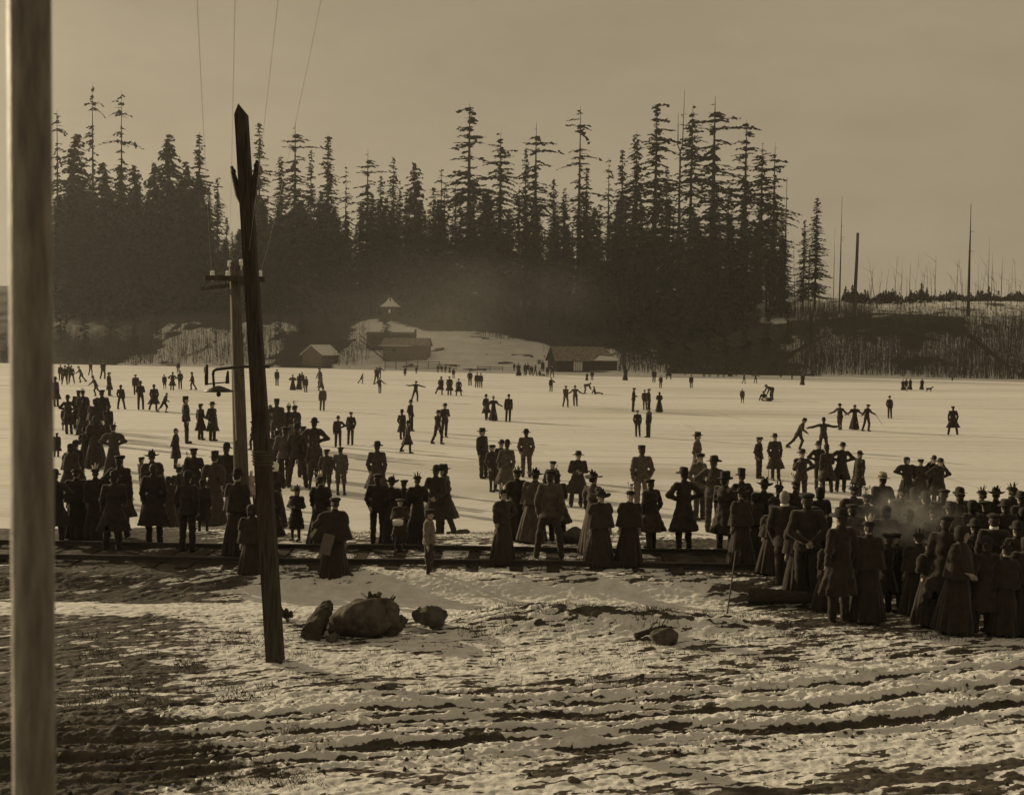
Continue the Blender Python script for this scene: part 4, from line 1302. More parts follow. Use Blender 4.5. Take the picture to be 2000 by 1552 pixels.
def vn(v):
    v = np.array(v, float); return v / np.linalg.norm(v)
UA, FA, TH, SH = .295, .255, .43, .43
POSES = {      # lean, upper arms, forearms (left = +x), thighs, shins
    'stand': dict(ua=((.16, .03, -1), (-.16, .03, -1)), fa=((.02, -.16, -1), (-.02, -.16, -1))),
    'pockets': dict(ua=((.26, .16, -1), (-.24, .20, -1)), fa=((-.20, -.42, -.8), (.18, -.36, -.8))),
    'lounge': dict(lean=3, ua=((.20, .10, -1), (-.14, -.06, -1)), fa=((-.05, -.25, -1), (.30, -.75, -.35)), th=((.12, -.12, -1), (-.02, .04, -1)), sh=((.04, .12, -1), (-.03, .02, -1))),
    'folded': dict(lean=-2, ua=((.22, -.12, -1), (-.22, -.12, -1)), fa=((-.80, -.55, .10), (.80, -.60, -.02)), th=((.02, .05, -1), (-.14, -.10, -1)), sh=((.0, .02, -1), (-.05, .10, -1))),
    'hail': dict(lean=2, ua=((.20, .05, -1), (-.35, -.75, -.45)), fa=((.02, -.2, -1), (.10, -.6, .45)), th=((.10, 0, -1), (-.05, .0, -1)), sh=((.02, .03, -1), (-.02, .03, -1))),
    'behind': dict(ua=((.30, .28, -1), (-.30, .28, -1)), fa=((-.75, .32, -.55), (.75, .32, -.55))),
    'akimbo': dict(ua=((.80, .12, -.75), (-.80, .12, -.75)), fa=((-.80, -.22, -.32), (.80, -.22, -.32))),
    'oneakimbo': dict(ua=((.80, .12, -.75), (-.16, .03, -1)), fa=((-.80, -.22, -.32), (-.02, -.2, -1))),
    'front': dict(ua=((.24, -.05, -1), (-.24, -.05, -1)), fa=((-.62, -.80, .02), (.62, -.80, .02))),
    'chin': dict(ua=((.80, .12, -.75), (-.25, -.35, -1)), fa=((-.80, -.22, -.32), (.25, -.5, .9))),
    'eyes': dict(ua=((.6, -.55, -.25), (-.6, -.55, -.25)), fa=((-.5, -.35, .75), (.5, -.35, .75))),
    'walk': dict(lean=4, ua=((.14, .35, -1), (-.14, -.35, -1)), fa=((.0, .0, -1), (.0, -.55, -1)), th=((.02, -.42, -1), (-.02, .22, -1)), sh=((0, .05, -1), (0, .55, -1))),
    'stride': dict(lean=5, ua=((.25, .15, -1), (-.25, .15, -1)), fa=((-.2, -.4, -.8), (.2, -.4, -.8)), th=((.30, .38, -1), (-.05, -.22, -1)), sh=((.34, .5, -1), (0, .0, -1))),
    'push': dict(lean=24, ua=((.45, .35, -.8), (-.45, -.35, -.8)), fa=((.2, .1, -.8), (-.1, -.7, -.5)), th=((.05, -.50, -1), (-.22, .50, -1)), sh=((0, .30, -1), (-.15, .75, -.8))),
    'armsout': dict(lean=6, ua=((1, .05, -.30), (-1, .05, -.22)), fa=((1, -.1, -.25), (-1, -.1, .12)), th=((.10, -.25, -1), (-.16, .18, -1)), sh=((.02, .05, -1), (-.10, .45, -.9))),
    'hold': dict(lean=6, ua=((.70, -.05, -.75), (-.70, -.05, -.75)), fa=((.75, -.25, -.35), (-.75, -.25, -.35)), th=((.06, -.28, -1), (-.08, .15, -1)), sh=((0, .10, -1), (0, .35, -1))),
    'apart': dict(ua=((.30, .10, -1), (-.30, .10, -1)), fa=((-.1, -.3, -.9), (.1, -.3, -.9)), th=((.24, 0, -1), (-.24, 0, -1)), sh=((.14, 0, -1), (-.14, 0, -1))),
    'bent': dict(lean=72, ua=((.12, -.35, -1), (-.12, -.35, -1)), fa=((.05, -.4, -1), (-.05, -.4, -1)), th=((.05, -.15, -1), (-.05, -.15, -1)), sh=((0, .22, -1), (0, .22, -1))),
    'sit': dict(lean=-12, ua=((.35, .55, -1), (-.35, .55, -1)), fa=((.1, .35, -1), (-.1, .35, -1)), th=((.25, -1, .22), (-.25, -1, .22)), sh=((.05, -1, -.25), (-.05, -1, -.25))),
}
def joints(pose, child=False):
    p = POSES[pose]
    J = {}
    ln = R(p.get('lean', 0))
    def up(v):                                             # the trunk leans about the pelvis
        y, z = v[1], v[2]
        return np.array((v[0], y * math.cos(ln) - z * math.sin(ln), y * math.sin(ln) + z * math.cos(ln)))
    J['pel'] = np.zeros(3)
    J['waist'] = up((0, 0, .16)); J['chest'] = up((0, .0, .34)); J['neck'] = up((0, .01, .53)); J['up'] = up
    hl = ln * .55
    J['hr'] = np.array([[1, 0, 0], [0, math.cos(hl), -math.sin(hl)], [0, math.sin(hl), math.cos(hl)]])
    J['head'] = J['neck'] + J['hr'] @ np.array((0, -.02, .135))
    th = p.get('th', ((.03, -.02, -1), (-.03, -.02, -1))); sh = p.get('sh', ((.02, .03, -1), (-.02, .03, -1)))
    for i, s in ((0, 1), (1, -1)):
        J['sho', i] = up((s * .175, .015, .465))
        J['elb', i] = J['sho', i] + vn(p['ua'][i]) * UA
        J['wri', i] = J['elb', i] + vn(p['fa'][i]) * FA
        J['hip', i] = np.array((s * .095, 0, -.02))
        J['kne', i] = J['hip', i] + vn(th[i]) * TH
        J['ank', i] = J['kne', i] + vn(sh[i]) * SH
    low = min(J['ank', 0][2], J['ank', 1][2]) - .075
    if pose == 'sit': low = min(low, -.13)
    for k in list(J):
        if k not in ('up', 'hr'): J[k] = J[k] + (0, 0, -low) if not isinstance(J[k], tuple) else J[k]
    J['low'] = -low
    if child:                                              # shorter limbs, bigger head: applied as plain scaling
        pass
    J['top'] = J['head'][2] + .125
    J['foot'] = (J['ank', 0][:2] + J['ank', 1][:2]) / 2
    return J

def hand_np(w, d, side):
    """palm, four unequal bent fingers and a thumb at the wrist w along d"""
    d = vn(d); a = vn(np.cross(d, (0, 1, 0)) if abs(d[1]) < .9 else np.cross(d, (1, 0, 0)))
    n = np.cross(a, d)
    b = MB()
    V3 = lambda q: Vector([float(x) for x in q])
    b.tube([V3(w - d * .01), V3(w + d * .03), V3(w + d * .085)], [.024, .034, .036], 6)
    for i, (o, l) in enumerate(((-.027, .062), (-.009, .072), (.009, .068), (.026, .052))):
        s = w + d * .08 + a * o
        b.tube([V3(s), V3(s + d * l * .5 + n * .006 * side), V3(s + d * l * .9 + n * .024 * side)], [.0095, .009, .007], 5)
    s = w + d * .03 + a * -.03
    b.tube([V3(s), V3(s + d * .03 - a * .025), V3(s + d * .062 - a * .028 + n * .012)], [.012, .011, .008], 5)
    return b

def body_mesh(J, skirted):
    H, hr = J['head'], J['hr']
    pts = np.array([J[k] for k in J if isinstance(k, tuple)] + [J['pel'], H])
    lo, hi = pts.min(0) - .16, pts.max(0) + .18
    f = Field(lo, hi, .034, (H - (.10, .125, .145), H + (.10, .12, .145)), .0105)
    f.cap(J['pel'], J['waist'], .115, .105, .05, .8)
    f.cap(J['waist'], J['chest'], .11, .13, .05, .75)
    f.cap(J['chest'], J['neck'], .13, .055, .06, .8)
    f.cap(J['neck'] - (0, 0, .02), H - hr @ np.array((0, -.0, .05)), .052, .05, .02)
    for i in (0, 1):
        f.cap(J['sho', i], J['elb', i], .05, .04, .04); f.cap(J['elb', i], J['wri', i], .04, .028, .02)
        f.cap(J['hip', i], J['kne', i], .085, .056, .04); f.cap(J['kne', i], J['ank', i], .056, .04, .02)
        f.cap(J['ank', i], J['ank', i] + (0, -.15, -.035), .042, .032, .02)
    L = lambda x, y, z: H + hr @ np.array((x, y, z))
    f.ell(L(0, .012, .025), (.074, .092, .095), .01, rot=hr)                 # skull
    f.ell(L(0, -.022, -.045), (.056, .062, .072), .03, rot=hr)               # jaw
    f.ell(L(0, -.055, -.095), (.026, .022, .022), .02)                       # chin
    f.cap(L(0, -.083, .02), L(0, -.104, -.02), .009, .015, .012)             # nose
    for s in (-1, 1):
        f.ell(L(s * .075, .015, -.005), (.012, .022, .034), .008, rot=hr)    # ears
        f.ell(L(s * .030, -.096, .016), (.017, .016, .012), .004, sub=True)  # eye sockets
    f.cap(L(-.045, -.082, .034), L(.045, -.082, .034), .010, .010, .012)     # brow
    f.ell(L(0, -.088, -.052), (.024, .010, .006), .004, sub=True)            # mouth
    P, Q = f.mesh()
    V = [P]; Fq = [tuple(q) for q in Q.tolist()]
    n = len(P)
    ex = MB()
    for i, s in ((0, 1), (1, -1)):
        h = hand_np(J['wri', i], J['wri', i] - J['elb', i], -s)
        ex.add(h.v, h.f)
    nskin = len(ex.f)
    for s in (-1, 1):
        c = L(s * .030, -.078, .015)
        ex.lathe([(.002, -.011), (.009, -.006), (.011, 0), (.009, .006), (.002, .011)], 6, tuple(c))
    me = bpy.data.meshes.new('person')
    me.from_pydata([tuple(v) for v in P.tolist()] + ex.v, [], Fq + [tuple(i + n for i in q) for q in ex.f])
    me.polygons.foreach_set('use_smooth', np.ones(len(me.polygons), bool))
    me.materials.append(M('skin')); me.materials.append(M('skin2'))
    mi = np.zeros(len(me.polygons), np.int32); mi[len(Fq) + nskin:] = 1
    me.polygons.foreach_set('material_index', mi)
    me.update()
    return me
def np_mesh(name, f):
    P, Q = f.mesh()
    return mesh_np(name, P, Q)
def clothes(J, kind, pose, ph=0.0):
    """children of the body: list of (part name, mesh, role)"""
    out = []
    up = J['up']; off = np.array((0, 0, J['low']))
    U = lambda x, y, z: up((x, y, z)) + off
    H, hr = J['head'], J['hr']
    legs = np.array([J['kne', 0], J['kne', 1], J['ank', 0], J['ank', 1]])
    allp = np.array([J[k] for k in J if isinstance(k, tuple)] + [J['pel'], J['neck']])
    lo, hi = allp.min(0) - .2, allp.max(0) + .2
    lo[2] = 0.0
    woman = kind in 'WKG'
    sit = pose in ('sit', 'bent')
    # ---- legs
    if not woman:
        f = Field(lo, (hi[0], hi[1], J['pel'][2] + .22), .021)
        for i in (0, 1):
            kn = kind == 'B'
            f.cap(J['hip', i], J['kne', i], .098, .074 if not kn else .088, .03)
            e = J['ank', i] if not kn else J['kne', i] * .75 + J['ank', i] * .25
            f.cap(J['kne', i], e, .073 if not kn else .085, .066 if not kn else .058, .025)
        f.cap(J['pel'] + (0, 0, .05), J['pel'] + (0, 0, -.01), .125, .12, .05, .8)
        f.wrinkle(.0065, ph)
        out.append(('trousers' if kind != 'B' else 'knickers', np_mesh('trousers', f), 'lower'))
        if kind == 'B':
            f = Field(lo, (hi[0], hi[1], J['pel'][2]), .017)
            for i in (0, 1):
                f.cap(J['kne', i], J['ank', i], .058, .043, .02)
            out.append(('stockings', np_mesh('stockings', f), 'dark'))
    elif kind == 'G':
        f = Field(lo, (hi[0], hi[1], J['pel'][2]), .017)
        for i in (0, 1):
            f.cap(J['kne', i], J['ank', i], .06, .043, .02)
        out.append(('stockings', np_mesh('stockings', f), 'dark'))
    for i in (0, 1):
        a = J['ank', i]
        f = Field(a - (.09, .26, .12), a + (.09, .12, .13), .015)
        tilt = np.array((0, -.155, -.035)) if pose != 'sit' else np.array((0, -.06, .14))
        f.cap(a, a + (0, 0, .06), .05, .045, .02); f.cap(a + (0, .02, -.03), a + tilt, .045, .036, .03)
        f.cut_below(a[2] - .075 if pose != 'sit' else -1)
        out.append(('shoe', np_mesh('shoe', f), 'shoe'))
    # ---- skirts
    if woman:
        fx, fy = J['foot']
        hem = .045 if kind != 'G' else J['kne', 0][2] - .10
        big = .34 if kind != 'G' else .25
        w = J['waist']; pl = J['pel']
        if pose == 'sit':
            f = Field((-.5, -1.05, 0), (.5, .45, .7), .024)
            f.cap(pl + (0, 0, .02), legs[:2].mean(0), .17, .17, .06); f.cap(legs[:2].mean(0), legs[2:].mean(0), .18, .24, .06, 1)
            f.ell(pl + (0, 0, .02), (.30, .28, .16), .08)
        else:
            f = Field((min(lo[0], -.45 + fx), min(lo[1], -.45 + fy), 0), (max(hi[0], .45 + fx), max(hi[1], .5 + fy), w[2] + .08), .023)
            f.path([(w[0], w[1], w[2] + .02, .115, .10), (pl[0], pl[1] + .01, pl[2] + .02, .168, .15), (fx * .4, fy * .4 + .02, (pl[2] + hem) * .55, big * .76, big * .72), (fx * .8, fy * .8 + .03, hem, big, big * .98)], .02, .14, 8, ph)
            f.cut_below(hem)
        out.append(('skirt', np_mesh('skirt', f), 'lower'))
    # ---- coat, jacket or cape
    long_ = kind == 'C'
    hemz = {'S': J['pel'][2] - .13, 'C': J['kne', 0][2] - .06, 'W': J['pel'][2] + .02, 'K': J['pel'][2] + .10, 'B': J['pel'][2] - .06, 'G': J['kne', 0][2] + .02}[kind]
    if pose == 'sit': hemz = .05
    if pose == 'bent': hemz = J['pel'][2] - .15
    f = Field((lo[0], lo[1], 0), hi, .021)
    f.cap(U(0, .0, .40), U(0, .0, .30), .142, .148, .05, .86)
    f.cap(U(0, .0, .30), U(0, 0, .14), .15, .135 if woman else .145, .05, .86)
    if woman: f.cap(U(-.05, -.05, .34), U(.05, -.05, .34), .085, .085, .05, .8)          # bust
    f.cap(U(-.13, .015, .455), U(.13, .015, .455), .072, .072, .05)
    f.cap(U(0, .012, .48), U(0, .005, .545), .075, .064, .03)                                # collar
    if hemz < J['pel'][2] + .1 and not sit:
        km = legs[:2].mean(0)
        pl = J['pel']
        t = np.clip((pl[2] - hemz) / max(.05, pl[2] - km[2]), 0, 1)
        rx = .175 + (.085 if long_ else .03) * t; sx = abs(J['kne', 0][0] - J['kne', 1][0]) * .5 * t
        sy = abs(J['kne', 0][1] - J['kne', 1][1]) * .45 * t
        f.path([(J['waist'][0], J['waist'][1], J['waist'][2], .148, .128), (0, pl[1], pl[2], .178, .15), (km[0] * t, km[1] * t, hemz, rx + sx * .8, rx * .88 + sy)], .03, .09 if long_ else .04, 6, ph)
    elif sit:
        f.cap(J['pel'] + (0, 0, .06), U(0, 0, .14), .165, .145, .05, .86)
    for i in (0, 1):
        f.cap(J['sho', i], J['elb', i], .072, .060, .04)
        f.cap(J['elb', i], J['wri', i], .060, .050, .025)
        if woman and kind != 'G':
            m_ = J['sho', i] * .62 + J['elb', i] * .38
            f.ell(m_, (.098, .098, .118), .04)                                               # full sleeves
    f.wrinkle(.0075, ph + 1)
    if not sit: f.cut_below(hemz)
    out.append(('coat' if kind in 'CG' else 'jacket', np_mesh('coat', f), 'upper'))
    if kind in 'KG':
        f = Field((lo[0] - .1, lo[1] - .1, J['pel'][2] - .1), (hi[0] + .1, hi[1] + .1, hi[2]), .021)
        ch = J['pel'][2] - .02 if kind == 'K' else J['pel'][2] + .16
        nk = U(0, .01, .53); sh_ = U(0, .01, .45); el = (J['elb', 0] + J['elb', 1]) / 2
        ex = max(abs(J['elb', 0][0]), .24) + .085
        f.path([(nk[0], nk[1], nk[2], .07, .07), (sh_[0], sh_[1], sh_[2] + .035, .165, .11), (sh_[0], sh_[1], sh_[2] - .05, .235, .15), (el[0], el[1] - .02, ch, ex, .24)], .02, .06, 7, ph)
        f.cut_below(ch)
        out.append(('cape', np_mesh('cape', f), 'upper'))
    # ---- hair
    L = lambda x, y, z: H + hr @ np.array((x, y, z))
    f = Field(H - (.13, .15, .16), H + (.13, .17, .16), .013)
    f.ell(L(0, .022, .034), (.081, .093, .094), .01, rot=hr)
    if woman:
        f.ell(L(0, .105, .0), (.05, .04, .05), .03)
        if kind == 'G': f.cap(L(0, .09, .0), L(0, .10, -.13), .055, .045, .03)
    else:
        f.ell(L(0, .06, -.045), (.06, .045, .05), .03)
    f.ell(L(0, -.085, -.02), (.066, .072, .085), .01, sub=True)
    out.append(('hair', np_mesh('hair', f), 'hair'))
    return out

# hats, in the frame of the head
HATS = {}
def feather(b, base, h, lean, az, w=.022):
    P = [Vector(base) + Vector((math.cos(az) * lean * t * t, math.sin(az) * lean * t * t, h * t)) for t in (0, .35, .7, 1)]
    sd_ = Vector((-math.sin(az), math.cos(az), 0))
    W_ = (.35, 1, 1.1, .25)
    V = []
    for p, k in zip(P, W_):
        V += [p - sd_ * w * k, p + Vector((math.cos(az), math.sin(az), 0)) * .006, p + sd_ * w * k, p - Vector((math.cos(az), math.sin(az), 0)) * .006]
    Fs = [(j * 4 + q, j * 4 + (q + 1) % 4, (j + 1) * 4 + (q + 1) % 4, (j + 1) * 4 + q) for j in range(3) for q in range(4)] + [(3, 2, 1, 0), (12, 13, 14, 15)]
    b.add(V, Fs)
def mk_hats():
    b = MB(); b.lathe([(.155, .052), (.160, .060), (.112, .058), (.104, .068), (.101, .13), (.088, .165), (.055, .186), (.015, .193)], 18, sx=.90, sy=1.05, wav=-.10)
    HATS['bowler'] = [('hat', b.mesh('hat', True), 'felt')]; 
    b = MB(); b.lathe([(.185, .050), (.190, .056), (.110, .066), (.103, .078), (.098, .15), (.080, .175), (.045, .160), (.01, .156)], 18, sx=.9, sy=1.05, wav=-.06)
    bb = MB(); bb.lathe([(.106, .074), (.107, .078), (.105, .102), (.103, .104)], 18, sx=.91, sy=1.06, wav=-.06)
    HATS['fedora'] = [('hat', b.mesh('hat', True), 'felt'), ('hat_band', bb.mesh('hat_band', True), 'felt')]
    HATS['slouch'] = [('hat', HATS['fedora'][0][1].copy(), 'straw'), ('hat_band', bb.mesh('hat_band', True), 'felt')]
    b = MB(); b.lathe([(.088, .045), (.096, .055), (.128, .09), (.130, .108), (.10, .128), (.03, .134)], 16, (0, -.012, 0), sx=.9, sy=1.08)
    b.add([(-.07, -.085, .058), (.07, -.085, .058), (.052, -.150, .040), (-.052, -.150, .040), (-.07, -.085, .070), (.07, -.085, .070), (.05, -.148, .048), (-.05, -.148, .048)],
          [(3, 2, 1, 0), (4, 5, 6, 7), (0, 1, 5, 4), (1, 2, 6, 5), (2, 3, 7, 6), (3, 0, 4, 7)])
    HATS['cap'] = [('cap', b.mesh('cap', True), 'felt')]
    b = MB(); b.lathe([(.093, .045), (.098, .05), (.101, .15), (.094, .160), (.02, .163)], 16, sx=.9, sy=1.05)
    HATS['pillbox'] = [('cap', b.mesh('cap', True), 'felt')]
    b = MB(); b.lathe([(.090, .055), (.10, .065), (.165, .095), (.160, .120), (.09, .140), (.02, .146)], 18, (.012, 0, 0))
    b.lathe([(.018, .14), (.028, .155), (.02, .175), (.004, .18)], 8)
    HATS['tam'] = [('cap', b.mesh('cap', True), 'felt_grey')]
    b = MB(); b.lathe([(.20, .062), (.206, .070), (.12, .074), (.098, .082), (.088, .135), (.05, .152), (.01, .155)], 20, sy=1.05, wav=.14)
    f1 = MB()
    for az, h, l in ((1.2, .12, .05), (2.0, .15, .04), (2.8, .11, .06), (.5, .10, .05)): feather(f1, (.05 * math.cos(az), .03 + .05 * math.sin(az), .10), h, l, az, .028)
    HATS['wide'] = [('hat', b.mesh('hat', True), 'felt'), ('bow', f1.mesh('bow', True), 'feather')]
    b = MB(); b.lathe([(.115, .062), (.125, .075), (.10, .085), (.092, .12), (.05, .135), (.01, .138)], 16, sy=1.05, wav=.1)
    f2 = MB()
    for az, h, l in ((1.6, .17, .03), (2.6, .14, .05), (.6, .14, .05), (3.6, .10, .05), (-.4, .10, .05)): feather(f2, (.05 * math.cos(az), .05 * math.sin(az), .10), h, l, az, .018)
    HATS['plume'] = [('hat', b.mesh('hat', True), 'felt'), ('plume', f2.mesh('plume', True), 'feather')]
    f3 = MB()
    for az, h, l in ((1.6, .20, .04), (2.4, .17, .06), (.7, .15, .06)): feather(f3, (.05 * math.cos(az), .05 * math.sin(az), .09), h, l, az, .026)
    HATS['whiteplume'] = [('hat', b.mesh('hat', True), 'felt'), ('plume', f3.mesh('plume', True), 'feather_white')]
    f4 = MB(); st_ = random.Random(4)
    for q in range(9):
        az = st_.uniform(0, 6.28); l = st_.uniform(.03, .09); h = st_.uniform(.12, .24)
        s = Vector((.03 * math.cos(az), .03 * math.sin(az), .11)); e = s + Vector((math.cos(az) * l, math.sin(az) * l, h))
        f4.tube([s, (s + e) / 2, e], .004, 4); f4.lathe([(.004, -.016), (.016, -.006), (.018, .004), (.006, .014)], 6, e)
    HATS['flowers'] = [('hat', b.mesh('hat', True), 'felt'), ('flower', f4.mesh('flower', True), 'feather')]
    b = MB(); b.lathe([(.10, -.09), (.105, -.02), (.118, .05), (.115, .10), (.075, .145), (.02, .155)], 14, (0, .03, 0), sx=.9, sy=.95)
    HATS['bonnet'] = [('bonnet', b.mesh('bonnet', True), 'linen')]
    HATS['hood'] = [('hood', b.mesh('hood', True), 'felt')]
    b = MB(); b.lathe([(.16, .055), (.165, .062), (.105, .064), (.099, .074), (.104, .20), (.098, .208), (.01, .21)], 18, sx=.9, sy=1.05, wav=-.06)
    HATS['tophat'] = [('hat', b.mesh('hat', True), 'felt')]
    HATS['none'] = []
mk_hats()
HAT_H = dict(bowler=.193, fedora=.175, slouch=.175, cap=.134, pillbox=.163, tam=.175, wide=.21, plume=.26, whiteplume=.28, flowers=.33, bonnet=.155, hood=.155, tophat=.21, none=.125)

PROTO = {}
def get_proto(kind, pose):
    key = (kind, pose)
    if key not in PROTO:
        J = joints(pose)
        k2 = {'S': 'S', 'C': 'C', 'W': 'W', 'K': 'K', 'B': 'B', 'G': 'G'}[kind]
        PROTO[key] = (J, body_mesh(J, k2 in 'WKG'), clothes(J, k2, pose, len(PROTO) * 1.7))
    return PROTO[key]
ADULT_H = {'S': 1.79, 'C': 1.80, 'W': 1.74, 'K': 1.74, 'B': 1.38, 'G': 1.25}
UPPER = {'k': 'coat_black', 'c': 'coat_charcoal', 'd': 'coat_dark', 'g': 'coat_grey', 'm': 'coat_mid', 'l': 'coat_light'}
blade = MB().box((0, -.03, -.045), (.006, .30, .05)).mesh('skate')
PEOPLE = []
ALT = {'S': ('stand', 'lounge', 'pockets', 'folded', 'behind'), 'C': ('stand', 'lounge', 'pockets', 'behind', 'folded'), 'W': ('stand', 'lounge', 'front', 'folded'), 'K': ('stand', 'stand', 'lounge')}
PRG = random.Random(77)
def person(px, top, foot, kind, pose, face, hat, colr, label, group, skates=False):
    """a figure whose hat shows at (px, top); its feet at row foot, or at a usual height if foot is 0"""
    if pose == 'stand' and kind in ALT and foot - top > 50: pose = PRG.choice(ALT[kind])
    face += PRG.uniform(-24, 24) if group in (NEAR, CRW) else PRG.uniform(-10, 10)
    J, bm_, parts = get_proto(kind, pose)
    hz = J['head'][2] + HAT_H[hat] * (J['hr'][2][2])
    if foot:
        g0 = on_ground(px, foot)
        z_top = at(px, top, g0.y).z
        H = max(.35, z_top - g0.z)
    else:
        H = ADULT_H[kind] * hz / 1.80 if pose in ('stand', 'pockets') else ADULT_H[kind] * hz / 1.80
        Yv = 25.0
        for _ in range(14):
            p = at(px, top, Yv)
            zg = walk_z(p.x, Yv)
            Yv = Yv * (CAMZ - zg - H) / max(.2, CAMZ - p.z) if CAMZ - p.z > .05 else Yv
            Yv = min(max(Yv, 12), 200)
        p = at(px, top, Yv)
        g0 = Vector((p.x, Yv, walk_z(p.x, Yv)))
    s = H / hz
    o = link('person', bm_)
    o.location = g0
    o.rotation_euler = (R(PRG.uniform(-2.5, 2.5)), R(PRG.uniform(-2.5, 2.5)), R(face))
    wd = PRG.uniform(.94, 1.13)
    o.scale = (s * wd, s * wd, s)
    if kind in 'BG': o.scale = (s * 1.06, s * 1.06, s)
    tag(o, label, 'person', group)
    def child(name, me, m_):
        c = link(name, me, m_, o)
        c.material_slots[0].link = 'OBJECT'
        c.material_slots[0].material = M(m_)
        return c
    up_ = UPPER[colr[0]]; lw = UPPER[colr[1]] if len(colr) > 1 else up_
    for nm, me, role in parts:
        child(nm, me, {'upper': up_, 'lower': lw, 'dark': 'coat_dark', 'shoe': 'shoe', 'hair': 'hair'}[role])
    for nm, me, m_ in HATS[hat]:
        c = child(nm, me, m_)
        c.location = Vector(J['head'])
        c.rotation_euler = Matrix([list(r) for r in J['hr']]).to_euler()
    if skates and pose != 'sit':
        for i in (0, 1):
            c = child('skate', blade, 'steel'); c.location = Vector(J['ank', i] + (0, -.03, -.04))
    PEOPLE.append(o)
    return o, J, s
